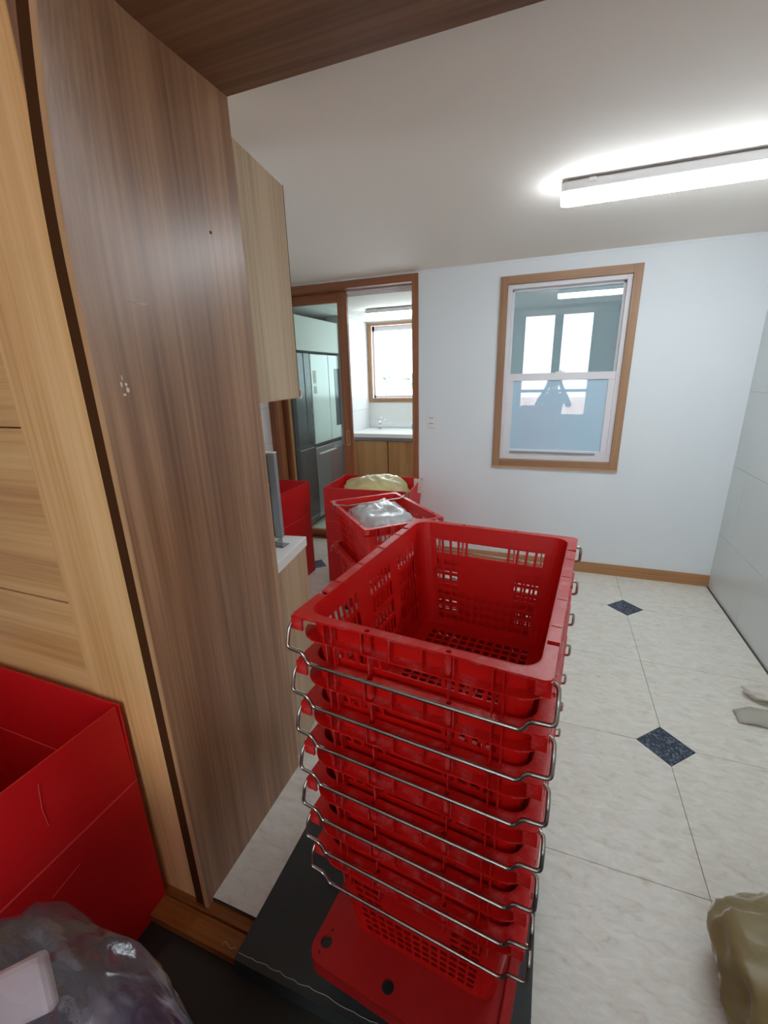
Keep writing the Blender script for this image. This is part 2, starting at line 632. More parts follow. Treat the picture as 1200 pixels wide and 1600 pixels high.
# hall floor, threshold
hf = bx('floor_hall', 'hallfloor', -2.4, XR, HY, 0.60, HALLZ - 0.05, HALLZ)
tag(hf, 'dark grey hall floor in front of the wooden threshold', 'floor', kind='structure')
th = empty('trim_threshold', (0, 0, 0))
tag(th, 'reddish brown wooden threshold below the deep jamb', 'threshold', kind='structure')
bx('threshold_board', 'sill', -2.4, XR, 0.572, 0.632, HALLZ - 0.05, -0.022, th, 0.004)
bx('threshold_board', 'sill', -2.4, XR, 0.633, 0.664, HALLZ - 0.05, -0.014, th, 0.003)
bx('threshold_lip', 'black', -0.853, XR, 0.6645, 0.667, -0.05, -0.0015, th)

# back wall with the window and the doorway
WX0, WX1, WZ0, WZ1 = -0.41, 0.468, 0.82, 2.146
DX0, DX1, DZ1 = -2.43, -1.009, 2.231
wb = MB()
wb.box(-2.6, DX0, YB, YB2, 0, ZC)
wb.box(DX0, DX1, YB, YB2, DZ1, ZC)
wb.box(DX1, WX0, YB, YB2, 0, ZC)
wb.box(WX0, WX1, YB, YB2, 0, WZ0)
wb.box(WX0, WX1, YB, YB2, WZ1, ZC)
wb.box(WX1, XR + 0.1, YB, YB2, 0, ZC)
tag(wb.build('wall_back', 'wall'), 'white papered back wall around the window and doorway', 'wall', kind='structure')

# right wall of large grey tiles
wr = bx('wall_right', 'grout', XR + 0.004, XR + 0.1, HY, YB2, -0.1, HC)
tag(wr, 'pale grey wall of large glossy tiles beside the window wall', 'wall', kind='structure')
for k in range(7):
    z0, z1 = -0.07 + 0.476 * k, -0.07 + 0.476 * (k + 1)
    off = 2.925 if k % 2 == 0 else 3.23
    ys = [off - 0.6 * n for n in range(-1, 9)]
    for y0 in ys:
        y1 = y0 + 0.6
        a, b = max(y0, HY), min(y1, YB)
        zz0, zz1 = max(z0, 0.0), min(z1, HC)
        if b - a < 0.03 or zz1 - zz0 < 0.03:
            continue
        bx('panel', 'rtile', XR, XR + 0.006, a + 0.0008, b - 0.0008, zz0 + 0.0008, zz1 - 0.0008, wr)

# left kitchen wall with white tiles
wl = bx('wall_left', 'grout', XL - 0.1, XL - 0.004, 1.16, YB2, 0, ZC)
tag(wl, 'white tiled wall glimpsed between the upper cabinet and counter', 'wall', kind='structure')
for a in range(4):
    for k in range(7):
        y0, z0 = 1.17 + 0.574 * a, 0.32 * k - 0.02
        z1 = min(z0 + 0.32, ZC)
        bx('tile', 'utile', XL - 0.005, XL, y0 + 0.001, min(y0 + 0.574, YB) - 0.001, max(z0, 0) + 0.001, z1 - 0.001, wl)

cl = bx('ceiling', 'ceil', -2.6, XR + 0.1, YJ1 - 0.02, YB2, ZC, ZC + 0.1)
tag(cl, 'plain off-white kitchen ceiling with a slim lamp', 'ceiling', kind='structure')
tag(bx('trim_ceiling', 'wall', -1.0, XR, YB - 0.006, YB, ZC - 0.012, ZC), 'thin white cove strip along the top of the back wall', 'trim', kind='structure')
bb = bx('baseboard_back', 'skirt', DX1 + 0.002, XR, YB - 0.009, YB, 0.0, 0.088, bevel=0.002)
tag(bb, 'narrow brown wooden skirting along the back wall', 'skirting', kind='structure')

# closet block behind the door leaf (between hall and kitchen)
cb = MB()
cb.box(-2.6, -0.876, 0.72, 1.05, -0.1, HC)
tag(cb.build('wall_closet', 'wall'), 'white wall behind the brown door leaf and jamb panel', 'wall', kind='structure')


# deep jamb panel: laminate board, its hall edge bowing a little at the top
def bow(z):
    return 0.0 if z < 1.68 else 0.30 * (z - 1.68) ** 2 * 0.9


zs = [HALLZ + 0.03] + [0.25 * k for k in range(1, 7)] + [1.6 + 0.025 * k for k in range(0, 25)] + [ZS]
ysj = [YJ0 + (YJ1 - YJ0) * k / 26 for k in range(27)]
vsj, fsj = [], []
nz_, ny_ = len(zs), len(ysj)
for z in zs:
    for y in ysj:
        w = max(0.0, 1 - (y - YJ0) / 0.26)
        vsj.append((-0.851 + bow(z) * w * w, y, z))
for z in zs:
    for y in ysj:
        vsj.append((-0.875, y, z))
N0 = nz_ * ny_
front = [(i * ny_ + j, i * ny_ + j + 1, (i + 1) * ny_ + j + 1, (i + 1) * ny_ + j) for i in range(nz_ - 1) for j in range(ny_ - 1)]
for i in range(nz_ - 1):
    for j in range(ny_ - 1):
        a = i * ny_ + j
        fsj.append((N0 + a, N0 + a + ny_, N0 + a + ny_ + 1, N0 + a + 1))
    for j in (0, ny_ - 1):
        a = i * ny_ + j
        fsj.append((a, a + ny_, N0 + a + ny_, N0 + a))
for i in (0, nz_ - 1):
    for j in range(ny_ - 1):
        a = i * ny_ + j
        fsj.append((a, a + 1, N0 + a + 1, N0 + a))
jme = bpy.data.meshes.new('jamb_panel')
jme.from_pydata(vsj[:N0] + vsj, [], [tuple(q) for q in front] + [tuple(k + N0 for k in f) for f in fsj])
for p_ in jme.polygons:
    p_.use_smooth = p_.index < len(front)
jme.update()
jroot = empty('trim_jamb', (0, 0, 0))
tag(jroot, 'tall brown laminate jamb panel left of the crate stack', 'jamb', kind='structure')
obj('jamb_panel', jme, 'jamb', jroot)


def strip(x0, x1, y0, y1, dx=0.0):
    mb = MB()
    vs, fs = [], []
    for z in zs:
        b = bow(z)
        vs += [(x0 + b, y0, z), (x1 + b, y0, z), (x1 + b, y1, z), (x0 + b, y1, z)]
    for i in range(len(zs) - 1):
        for k in range(4):
            fs.append((4 * i + k, 4 * i + (k + 1) % 4, 4 * i + 4 + (k + 1) % 4, 4 * i + 4 + k))
    e = 4 * (len(zs) - 1)
    fs += [(3, 2, 1, 0), (e, e + 1, e + 2, e + 3)]
    return mb.add(vs, fs)


strip(-0.863, -0.8505, YJ0 - 0.004, YJ0 + 0.0).build('edge_strip', 'edge', jroot)
strip(-0.897, -0.8635, YJ0 - 0.0015, YJ0 + 0.02).build('shadow_gap_strip', 'groove', jroot)
# specks on the panel
bx('nail_head', 'groove', -0.8512, -0.8495, 1.034, 1.040, 1.866, 1.872, jroot)
for (dy, dz, a, b) in ((0, 0, .003, .006), (.011, .0, .003, .004), (.013, -.011, .004, .006), (.003, -.021, .004, .003), (.004, .013, .001, .006)):
    y, z = 0.697 + dy, 1.506 + dz
    pts = [(y + a * (0.7 + 0.5 * random.random()) * math.cos(t), z + b * (0.7 + 0.5 * random.random()) * math.sin(t)) for t in [k * math.pi / 4 for k in range(8)]]
    MB().add([(-0.8503, p[0], p[1]) for p in pts] + [(-0.852, p[0], p[1]) for p in pts],
             [tuple(range(8))] + [(k, (k + 1) % 8, 8 + (k + 1) % 8, 8 + k) for k in range(8)]).build('paint_chip', 'chip', jroot)
MB().tube([(-0.8505, 0.756, 1.673), (-0.8505, 0.775, 1.671), (-0.8505, 0.798, 1.672)], 0.0008, 5).build('scratch', 'chip', jroot)

# soffit of the opening
sf = bx('trim_soffit', 'soffit', -0.875, XR, YJ0 - 0.1, YJ1, ZS, ZC + 0.1)
tag(sf, 'shaded brown wooden soffit over the opening', 'soffit', kind='structure')
tag(bx('wall_over_opening', 'wall', -2.6, XR, YJ0 - 0.08, YJ0 + 0.02, ZC + 0.1, HC), 'white wall above the wooden soffit', 'wall', kind='structure')

# door leaf in the hall, stiles upright and panels level
dl = empty('door_1', (0, 0, 0))
tag(dl, 'golden brown wooden door with a wide stile and level panels', 'door', kind='structure')


def bowed_plate(x0, x1, y0, y1):
    return strip(x0, x1, y0, y1)


bowed_plate(-1.137, -0.897, 0.652, 0.70).build('stile', 'doorv', dl)
bx('backing', 'groove', -2.4, -1.137, 0.675, 0.70, 0.0, 2.2, dl)
for (z0, z1) in ((0.0, 0.484), (0.488, 0.958), (0.964, 1.414), (1.418, 1.84), (1.844, 2.2)):
    bx('panel', 'doorh', -2.4, -1.137, 0.659, 0.68, z0, z1, dl)

# the hall behind the camera: walls, ceiling and its window
tag(bx('wall_hall_left', 'wall', -2.5, -2.4, HY, 0.72, -0.1, HC), 'white side wall of the hall', 'wall', kind='structure')
tag(bx('ceiling_hall', 'ceil', -2.6, XR + 0.1, HY - 0.1, YJ0 + 0.02, HC, HC + 0.1), 'plain white hall ceiling', 'ceiling', kind='structure')
hw = MB()
HX0, HX1, HZ0, HZ1 = -0.62, 0.58, 0.72, 2.54
hw.box(-2.5, HX0, HY - 0.1, HY, -0.1, HC)
hw.box(HX1, XR + 0.1, HY - 0.1, HY, -0.1, HC)
hw.box(HX0, HX1, HY - 0.1, HY, -0.1, HZ0)
hw.box(HX0, HX1, HY - 0.1, HY, HZ1, HC)
tag(hw.build('wall_hall_back', plain('hall_back_wall', srgb(150, 146, 140), 0.7)), 'grey hall wall around the daylight window', 'wall', kind='structure')
hwin = empty('window_3', (0, 0, 0))
tag(hwin, 'hall window whose two bright panes mirror in the kitchen window', 'window', kind='structure')
fm = plain('dark_sash', srgb(110, 110, 112), 0.5)
for (x0, x1, z0, z1) in ((HX0, HX0 + 0.06, HZ0, HZ1), (HX1 - 0.06, HX1, HZ0, HZ1), (-0.082, 0.056, HZ0, HZ1), (HX0, HX1, HZ0, HZ0 + 0.06), (HX0, HX1, HZ1 - 0.06, HZ1), (HX0, HX1, 1.16, 1.21)):
    bx('sash_bar', fm, x0, x1, HY - 0.08, HY - 0.02, z0, z1, hwin)

# building across the street, seen in the reflection
nb = empty('neighbour_building', (0, -9, 0))
tag(nb, 'pinkish building mirrored low in the kitchen window', 'building')
bx('wall', 'facade', -6, 6, -3, 0, -6, 0.55, nb)
for k in range(24):
    bx('facade_slat', 'facade', -6 + 0.5 * k, -5.9 + 0.5 * k, 0, 0.06, -6, 0.55, nb)


# ------------------------------------------------------------------ kitchen window
def hbar(name, mat, x0, x1, y0, y1, z0, z1, parent, bevel=0.002):
    return bx(name, mat, x0, x1, y0, y1, z0, z1, parent, bevel)


w1 = empty('window_1', (0, 0, 0))
tag(w1, 'white sliding sash window in a brown wooden casing', 'window', kind='structure')
cw = 0.052
yo, yi = YB - 0.016, YB2
hbar('casing', 'casing', WX0, WX0 + cw, yo, yi, WZ0, WZ1, w1)
hbar('casing', 'casing', WX1 - cw, WX1, yo, yi, WZ0, WZ1, w1)
hbar('casing', 'casingh', WX0 + cw, WX1 - cw, yo, yi, WZ1 - cw, WZ1, w1)
hbar('casing', 'casingh', WX0 + cw, WX1 - cw, yo, yi, WZ0, WZ0 + cw, w1)
hbar('sill_strip', 'edge', WX0 - 0.002, WX1 + 0.002, yo - 0.004, YB, WZ0 - 0.012, WZ0, w1)
a0, a1, c0, c1 = WX0 + cw, WX1 - cw, WZ0 + cw, WZ1 - cw
fw_ = 0.028
yf0, yf1 = YB + 0.012, YB + 0.10
hbar('window_frame', 'pvc', a0, a0 + fw_, yf0, yf1, c0, c1, w1)
hbar('window_frame', 'pvc', a1 - fw_, a1, yf0, yf1, c0, c1, w1)
hbar('window_frame', 'pvc', a0 + fw_, a1 - fw_, yf0, yf1, c1 - fw_, c1, w1)
hbar('window_frame', 'pvc', a0 + fw_, a1 - fw_, yf0, yf1, c0, c0 + fw_, w1)
e0, e1 = a0 + fw_, a1 - fw_
ZM = 1.478
us = empty('upper_sash', (0, 0, 0))
us.parent = w1
sw = 0.014
hbar('sash_rail', 'pvc', e0, e1, yf0 + 0.055, yf0 + 0.08, c1 - fw_ - sw, c1 - fw_, us)
hbar('sash_rail', 'pvc', e0, e1, yf0 + 0.055, yf0 + 0.08, ZM - 0.02, ZM + 0.012, us)
hbar('sash_stile', 'pvc', e0, e0 + sw, yf0 + 0.055, yf0 + 0.08, ZM, c1 - fw_, us)
hbar('sash_stile', 'pvc', e1 - sw, e1, yf0 + 0.055, yf0 + 0.08, ZM, c1 - fw_, us)
bx('pane', 'glass', e0 + sw, e1 - sw, yf0 + 0.064, yf0 + 0.068, ZM, c1 - fw_ - sw, us)
ls = empty('lower_sash', (0, 0, 0))
ls.parent = w1
sw = 0.042
hbar('sash_rail', 'pvc', e0, e1, yf0 + 0.008, yf0 + 0.04, ZM - 0.028, ZM + 0.022, ls)
hbar('sash_rail', 'pvc', e0, e1, yf0 + 0.008, yf0 + 0.04, c0 + fw_, c0 + fw_ + 0.045, ls)
hbar('sash_stile', 'pvc', e0, e0 + sw, yf0 + 0.008, yf0 + 0.04, c0 + fw_ + 0.045, ZM - 0.028, ls)
hbar('sash_stile', 'pvc', e1 - sw, e1, yf0 + 0.008, yf0 + 0.04, c0 + fw_ + 0.045, ZM - 0.028, ls)
bx('pane', 'glassfilm', e0 + sw, e1 - sw, yf0 + 0.022, yf0 + 0.026, c0 + fw_ + 0.045, ZM - 0.028, ls)
hbar('lift_rail', 'grey', e0 + 0.045, e1 - 0.075, yf0 - 0.004, yf0 + 0.01, c0 + fw_ + 0.02, c0 + fw_ + 0.032, ls)
lk = MB()
lk.box(0.0, 0.06, yf0 + 0.012, yf0 + 0.036, ZM + 0.022, ZM + 0.03)
lk.cyl((0.03, yf0 + 0.024), 0.010, ZM + 0.03, ZM + 0.04, 12)
lk.box(0.03, 0.065, yf0 + 0.018, yf0 + 0.03, ZM + 0.034, ZM + 0.04)
lk.build('sash_lock', 'white', ls)

# ------------------------------------------------------------------ sliding door to the utility room
d2 = empty('door_2', (0, 0, 0))
tag(d2, 'brown framed sliding glass door to the utility room', 'door', kind='structure')
bx('jamb', 'frame', DX1 - 0.05, DX1, YB - 0.012, YB2 + 0.02, 0.0, DZ1, d2, 0.002)
bx('jamb', 'frame', DX0 + 0.0, DX0 + 0.09, YB - 0.012, YB2 - 0.06, 0.0, DZ1, d2, 0.002)
bx('header', 'frameh', DX0 + 0.09, DX1 - 0.05, YB - 0.012, YB2 + 0.02, 2.178, DZ1, d2, 0.002)
bx('track', 'white', DX0 + 0.09, DX1 - 0.05, YB + 0.115, YB + 0.135, 2.163, 2.178, d2)
bx('sill', 'frameh', DX0 + 0.09, DX1 - 0.05, YB + 0.06, YB2 + 0.02, -0.002, 0.008, d2)
lf = empty('leaf', (0, 0, 0))
lf.parent = d2
LX0, LX1 = -2.395, -1.655
LY0, LY1 = 3.565, 3.60
bx('stile', 'frame', LX0, LX0 + 0.10, LY0, LY1, 0.012, 2.177, lf, 0.003)
bx('stile', 'frame', LX1 - 0.085, LX1, LY0, LY1, 0.012, 2.177, lf, 0.003)
bx('rail', 'frameh', LX0 + 0.10, LX1 - 0.085, LY0, LY1, 2.10, 2.177, lf, 0.003)
bx('rail', 'frameh', LX0 + 0.10, LX1 - 0.085, LY0, LY1, 0.012, 0.075, lf, 0.003)
bx('glazing_bead', 'edge', LX0 + 0.10, LX0 + 0.112, LY0 + 0.006, LY1, 0.075, 2.10, lf)
bx('glazing_bead', 'edge', LX0 + 0.112, LX1 - 0.085, LY0 + 0.006, LY1, 0.075, 0.085, lf)
bx('pane', 'doorglass', LX0 + 0.10, LX1 - 0.085, LY0 + 0.014, LY0 + 0.019, 0.075, 2.10, lf)
hd = MB()
hd.plate([(p[0], p[1]) for p in rrect(0.016, 0.07, 0.015, 5)], [[(p[0], p[1]) for p in rrect(0.010, 0.06, 0.009, 4)]], 0, 0.004)
hdl = hd.build('flush_pull', 'edge', lf)
hdl.location = (LX1 - 0.04, LY0, 0.99)
hdl.rotation_euler = (R(90), 0, 0)

# light switch
sw_ = empty('light_switch', (-0.902, YB, 1.158))
tag(sw_, 'white two-gang light switch beside the sliding door', 'switch')
bx('plate', 'white', -0.036, 0.036, -0.009, 0, -0.058, 0.058, sw_, 0.003)
for z in (-0.022, 0.022):
    bx('rocker', 'white', -0.02, 0.02, -0.013, -0.009, z - 0.018, z + 0.018, sw_, 0.002)
    bx('switch_slot', 'darkgrey', -0.018, 0.018, -0.0134, -0.0128, z - 0.002, z + 0.002, sw_)


# ------------------------------------------------------------------ ceiling lamps
def batten(name, x0, x1, yc, ztop, mat, label, w=0.085):
    root = empty(name, (x0, yc, ztop))
    L_ = x1 - x0
    hw2 = w / 2
    # housing: flat tray against the ceiling with rounded ends in plan
    MB().prism(rrect(L_ / 2, hw2 + 0.004, 0.02, 5, L_ / 2, 0), -0.042, -0.008).build('housing', 'housing', root, bevel=0.004)
    bx('back_plate', 'grey', 0.02, L_ - 0.02, -hw2 * 0.8, hw2 * 0.8, -0.008, 0.0, root)
    # diffuser with a rounded belly
    prof = [(-hw2, -0.042), (-hw2, -0.066), (-hw2 * 0.85, -0.076), (-hw2 * 0.4, -0.079), (0, -0.081), (hw2 * 0.4, -0.079), (hw2 * 0.85, -0.076), (hw2, -0.066), (hw2, -0.042)]
    n = len(prof)
    vs, fs = [], []
    xs_ = [0.0, 0.008, 0.025, L_ - 0.025, L_ - 0.008, L_]
    sc_ = [0.82, 0.95, 1, 1, 0.95, 0.82]
    for x, s_ in zip(xs_, sc_):
        vs += [(x, p[0] * s_, -0.042 + (p[1] + 0.042) * s_) for p in prof]
    for i in range(len(xs_) - 1):
        for k in range(n - 1):
            fs.append((i * n + k, i * n + k + 1, (i + 1) * n + k + 1, (i + 1) * n + k))
    fs += [tuple(range(n)), tuple((len(xs_) - 1) * n + k for k in range(n - 1, -1, -1))]
    MB().add(vs, fs).build('diffuser', mat, root, True)
    bx('clip', 'white', 0.10, 0.125, -hw2 - 0.008, -hw2, -0.02, -0.008, root)
    tag(root, label, 'ceiling lamp')
    return root


batten('ceiling_lamp', -0.037, 1.135, 2.245, ZC, 'lamp', 'bright white batten lamp on the kitchen ceiling')


# ------------------------------------------------------------------ utility room
UX0, UX1, UY1, UZ = -2.95, 1.3, 5.32, 2.14
tag(bx('floor_utility', 'tile', UX0, UX1, YB2, UY1, -0.06, 0.0), 'pale floor of the utility room', 'floor', kind='structure')
tag(bx('ceiling_utility', 'uwall', UX0, UX1, YB2, UY1, UZ, UZ + 0.1), 'white utility room ceiling', 'ceiling', kind='structure')
tag(bx('wall_utility_right', 'uwall', UX1, UX1 + 0.1, YB2, UY1 + 0.1, -0.06, UZ + 0.1), 'right wall of the utility room', 'wall', kind='structure')
tag(bx('wall_utility_front', 'uwall', UX0, -2.6, YB2 - 0.1, YB2, -0.06, UZ + 0.1), 'narrow front wall of the utility room', 'wall', kind='structure')
tag(bx('wall_utility_left', 'uwall', UX0 - 0.1, UX0, YB2 - 0.1, UY1 + 0.1, -0.06, UZ + 0.1), 'left wall behind the refrigerators', 'wall', kind='structure')
uw = MB()
QX0, QX1, QZ0, QZ1 = -2.20, -0.95, 1.195, 2.125
uw.box(UX0, QX0, UY1, UY1 + 0.12, 0, UZ)
uw.box(QX1, UX1, UY1, UY1 + 0.12, 0, UZ)
uw.box(QX0, QX1, UY1, UY1 + 0.12, 0, QZ0)
uw.box(QX0, QX1, UY1, UY1 + 0.12, QZ1, UZ)
tag(uw.build('wall_utility_back', 'uwall'), 'white wall with the bright window above the sink', 'wall', kind='structure')
# tiled return wall beside the sink
ul = bx('wall_utility_return', 'grout', -2.36, -2.214, 4.56, UY1, 0, UZ)
tag(ul, 'glossy white tiled wall beside the sink window', 'wall', kind='structure')
for k in range(8):
    for y0, y1 in ((4.56, 4.86), (4.86, UY1)):
        bx('tile', 'utile', -2.216, -2.21, y0 + 0.001, y1 - 0.001, 0.28 * k + 0.001, min(0.28 * (k + 1), UZ) - 0.001, ul)
for k in range(4):
    bx('tile', 'utile', -2.21 + 0.32 * k + 0.001, -2.21 + 0.32 * (k + 1) - 0.001, UY1 - 0.006, UY1, 0.885, 0.965, ul)

w2 = empty('window_2', (0, 0, 0))
tag(w2, 'overexposed window above the sink in a light wooden casing', 'window', kind='structure')
bx('casing', 'casing', QX0, QX0 + 0.045, UY1 - 0.012, UY1 + 0.02, QZ0, QZ1, w2)
bx('casing', 'casing', QX1 - 0.045, QX1, UY1 - 0.012, UY1 + 0.02, QZ0, QZ1, w2)
bx('casing', 'casingh', QX0 + 0.045, QX1 - 0.045, UY1 - 0.012, UY1 + 0.02, QZ1 - 0.03, QZ1, w2)
bx('casing', 'casingh', QX0 + 0.045, QX1 - 0.045, UY1 - 0.012, UY1 + 0.02, QZ0, QZ0 + 0.05, w2)
for (x0, x1, z0, z1) in ((QX0 + 0.045, QX0 + 0.075, QZ0 + 0.05, QZ1 - 0.03), (QX1 - 0.075, QX1 - 0.045, QZ0 + 0.05, QZ1 - 0.03), (QX0 + 0.045, QX1 - 0.045, QZ0 + 0.05, QZ0 + 0.08), (QX0 + 0.045, QX1 - 0.045, QZ1 - 0.09, QZ1 - 0.03)):
    bx('window_frame', 'pvc', x0, x1, UY1 + 0.03, UY1 + 0.11, z0, z1, w2)
bx('pane', 'clearglass', QX0 + 0.075, QX1 - 0.075, UY1 + 0.07, UY1 + 0.074, QZ0 + 0.08, QZ1 - 0.09, w2)

batten('utility_lamp', -1.80, -0.62, 4.33, UZ, 'lamp2', 'white batten lamp on the utility room ceiling')

# sink unit
scab = empty('sink_cabinet', (-2.2, 4.72, 0))
tag(scab, 'wooden sink cabinet with two plain doors under the white worktop', 'cabinet')
bx('body', 'groove', 0, 1.8, 0.02, 0.58, 0.08, 0.83, scab)  # dark body colour paints the shade in the gaps between doors
bx('plinth', 'darkgrey', 0.01, 1.79, 0.05, 0.56, 0.0, 0.08, scab)
bx('finger_rail', 'fridge_steel', 0, 1.8, 0.004, 0.02, 0.795, 0.83, scab)
for k in range(4):
    bx('door', 'cab2', 0.006 + 0.45 * k, 0.45 * (k + 1) - 0.006, 0.0, 0.019, 0.085, 0.79, scab, 0.002)
swt = bx('worktop', 'counter', -2.208, -0.34, 4.70, UY1 - 0.008, 0.832, 0.878, bevel=0.004)
tag(swt, 'white worktop of the sink unit under the bright window', 'worktop')
fc = empty('faucet', (-2.0, 5.13, 0.879))
tag(fc, 'chrome single-lever faucet at the sink', 'faucet')
MB().cyl((0, 0), 0.024, 0, 0.012, 16).cyl((0, 0), 0.019, 0.012, 0.11, 16).build('base', 'chrome', fc, True)
MB().tube(fillet([(0.0, 0, 0.06), (0.05, -0.04, 0.085), (0.10, -0.08, 0.125), (0.112, -0.09, 0.105)], 0.02), 0.010, 10).build('spout', 'chrome', fc, True)
MB().tube([(0, 0, 0.11), (-0.005, 0.0, 0.125), (0.03, 0.01, 0.14)], 0.009, 8).build('lever', 'chrome', fc, True)
tag(bx('sponge', 'teal', -1.60, -1.53, 5.17, 5.21, 0.879, 0.935, bevel=0.008), 'small teal sponge at the end of the sink worktop', 'sponge')


# refrigerators with fronts turned to the right
def fridge(name, y0, y1, ztop, zmid, m1, m2, label, split=0.6):
    root = empty(name, (-2.24, y0, 0))
    w = y1 - y0
    bx('body', 'darkgrey', -0.62, -0.06, 0.004, w - 0.004, 0.03, ztop - 0.01, root)
    bx('door', m1, -0.058, 0, 0.003, w * split - 0.003, zmid + 0.02, ztop, root, 0.006)
    bx('door', m1, -0.058, 0, w * split + 0.003, w - 0.003, zmid + 0.02, ztop, root, 0.006)
    dr = bx('drawer', m2, -0.058, 0, 0.003, w - 0.003, 0.08, zmid - 0.02, root, 0.006)
    bx('handle_recess', 'black', -0.05, -0.012, 0.01, w - 0.01, zmid - 0.02, zmid + 0.02, root)
    bx('foot', 'black', -0.55, -0.1, 0.02, w - 0.02, 0.0, 0.03, root)
    tag(root, label, 'refrigerator')
    return root


fridge('refrigerator', 3.62, 3.925, 1.74, 0.86, 'fridge_dark', 'fridge_dark', 'dark refrigerator nearest the sliding door, seen through its glass')
fr2 = fridge('refrigerator', 3.93, 4.55, 1.735, 0.84, 'fridge_light', 'fridge_steel', 'pale green-tinted refrigerator with a steel lower drawer')
bx('white_bar', 'white', 0.0, 0.012, 0.06, 0.42, 0.745, 0.76, fr2)  # plain white bar across the drawer front
MB().tube([(0.004, 0.44 + 0.022 * math.cos(t), 0.765 + 0.022 * math.sin(t)) for t in [k * math.pi / 8 for k in range(16)]], 0.003, 6, True).build('ring_sticker', 'white', fr2)
bx('notice_sticker', 'paper', 0.0, 0.0012, 0.04, 0.10, 1.36, 1.43, fr2)
bx('notice_sticker', 'paper', 0.0, 0.0012, 0.04, 0.10, 1.46, 1.58, fr2)
bx('display', 'fridge_dark', 0.0, 0.002, 0.50, 0.62, 1.0, 1.6, fr2)
tag(bx('high_cupboard', 'uwall', -2.9, -2.23, YB2 + 0.02, 4.55, 1.76, 2.06, bevel=0.003), 'white high cupboard above the refrigerators', 'cupboard')

# trees far beyond the utility window
for k, (x, y, z, r_) in enumerate(((-11.17, 30, 1.33, 0.75), (-9.4, 30, 1.2, 0.85))):
    bmx = bmesh.new()
    bmesh.ops.create_icosphere(bmx, subdivisions=3, radius=r_)
    for v in bmx.verts:
        v.co *= 0.75 + 0.9 * noise.noise(v.co * 2.6 + Vector((k * 7, 0, 0)))
        v.co.z *= 0.7
    me = bpy.data.meshes.new('crown')
    bmx.to_mesh(me)
    bmx.free()
    t = empty('garden_tree', (x, y, z - 4))
    c = obj('crown', me, 'leaf', t)
    c.location = (0, 0, 4)
    MB().cyl((0, 0), 0.05, 0, 3.8, 8).build('trunk', 'leaf', t)
    tag(t, ('far green tree near the casing in the sink window', 'far green tree toward the jamb in the sink window')[k], 'tree')


# ------------------------------------------------------------------ kitchen units behind the jamb
KA = R(9)
ku = empty('upper_cabinet', (-0.853, 1.17, 0), KA)
tag(ku, 'light wooden upper cabinet fixed behind the jamb panel', 'cabinet')
bx('body', 'cab', -0.36, -0.019, 0.0, 0.32, 1.442, 2.112, ku)
bx('door', 'cab', -0.018, 0.0, 0.0, 0.322, 1.440, 2.124, ku, 0.001)
bx('edge_band', 'groove', -0.019, 0.001, 0.322, 0.3235, 1.440, 2.125, ku)
bx('edge_band', 'edge', -0.36, 0.001, 0.0, 0.322, 1.4385, 1.440, ku)
hk = MB().tube([(-0.004, 0.332 + 0.018 * math.cos(t), 1.455 + 0.018 * math.sin(t)) for t in [R(a) for a in range(-120, 100, 20)]], 0.004, 8)
hk.build('hook', 'white', ku, True)

kb = empty('base_cabinet', (-0.853, 1.17, 0), KA)
tag(kb, 'light wooden base cabinet under the short white counter', 'cabinet')
bx('body', 'cab', -0.56, -0.03, 0.0, 0.285, 0.0, 0.848, kb)
bx('door', 'cab', -0.03, -0.012, 0.0, 0.286, 0.02, 0.846, kb, 0.001)
kc = empty('counter_top', (-0.853, 1.17, 0), KA)
tag(kc, 'short white counter end behind the jamb panel', 'counter')
bx('slab', 'counter', -0.58, -0.006, 0.0, 0.288, 0.849, 0.889, kc, 0.003)
ga = empty('grey_board', (-0.99, 1.426, 0.89))
tag(ga, 'slim grey upright board standing on the white counter', 'board')
bx('panel', 'grey', -0.032, 0.0, -0.022, 0.0, 0.0, 0.345, ga, 0.002)
bx('side_face', 'darkgrey', -0.12, -0.034, -0.024, -0.002, 0.0, 0.34, ga, 0.002)
bx('top_edge', 'white', -0.12, 0.0, -0.022, 0.0, 0.346, 0.350, ga)
MB().tube([(-0.042, -0.026, 0.345), (-0.037, -0.03, 0.31), (-0.040, -0.03, 0.26), (-0.033, -0.03, 0.22), (-0.038, -0.03, 0.19)], 0.0045, 6).build('torn_paper', 'paper', ga)
br = MB().box(-0.035, 0.0, 0.0, 0.006, 0, 0.022).box(-0.035, -0.029, 0.0, 0.045, 0, 0.022).box(-0.035, 0.0, 0.0, 0.045, 0, 0.003)
bko = br.build('metal_bracket', 'grey')
bko.location = (-0.925, 1.312, 0.8895)
tag(bko, 'small grey metal bracket lying on the white counter', 'bracket')

# dark mat
mt = MB().prism([(-0.69, 0.566), (0.072, 0.566), (0.072, 1.30), (-0.69, 1.30)], 0.0005, 0.006).prism([(-0.69, 0.5615), (0.072, 0.5615), (0.072, 0.567), (-0.69, 0.567)], HALLZ + 0.001, 0.006).build('floor_mat', 'mat')
tag(mt, 'dark grey rubber mat under the crate stack', 'mat')
tp = MB()
tpts = []
for k in range(52):
    tpts.append((-0.685 + 0.0145 * k, 0.579 + random.uniform(-.0025, .0025), 0.0078 + random.uniform(0, .001)))
tp.tube(tpts, 0.0008, 5)
tp.tube([(-0.70, 0.583, 0.008), (-0.715, 0.578, 0.004), (-0.735, 0.584, 0.012), (-0.742, 0.575, 0.004)], 0.0007, 5)
tape = tp.build('clear_tape', 'greypaper')
tag(tape, 'crinkled strip of clear tape along the mat edge', 'tape')

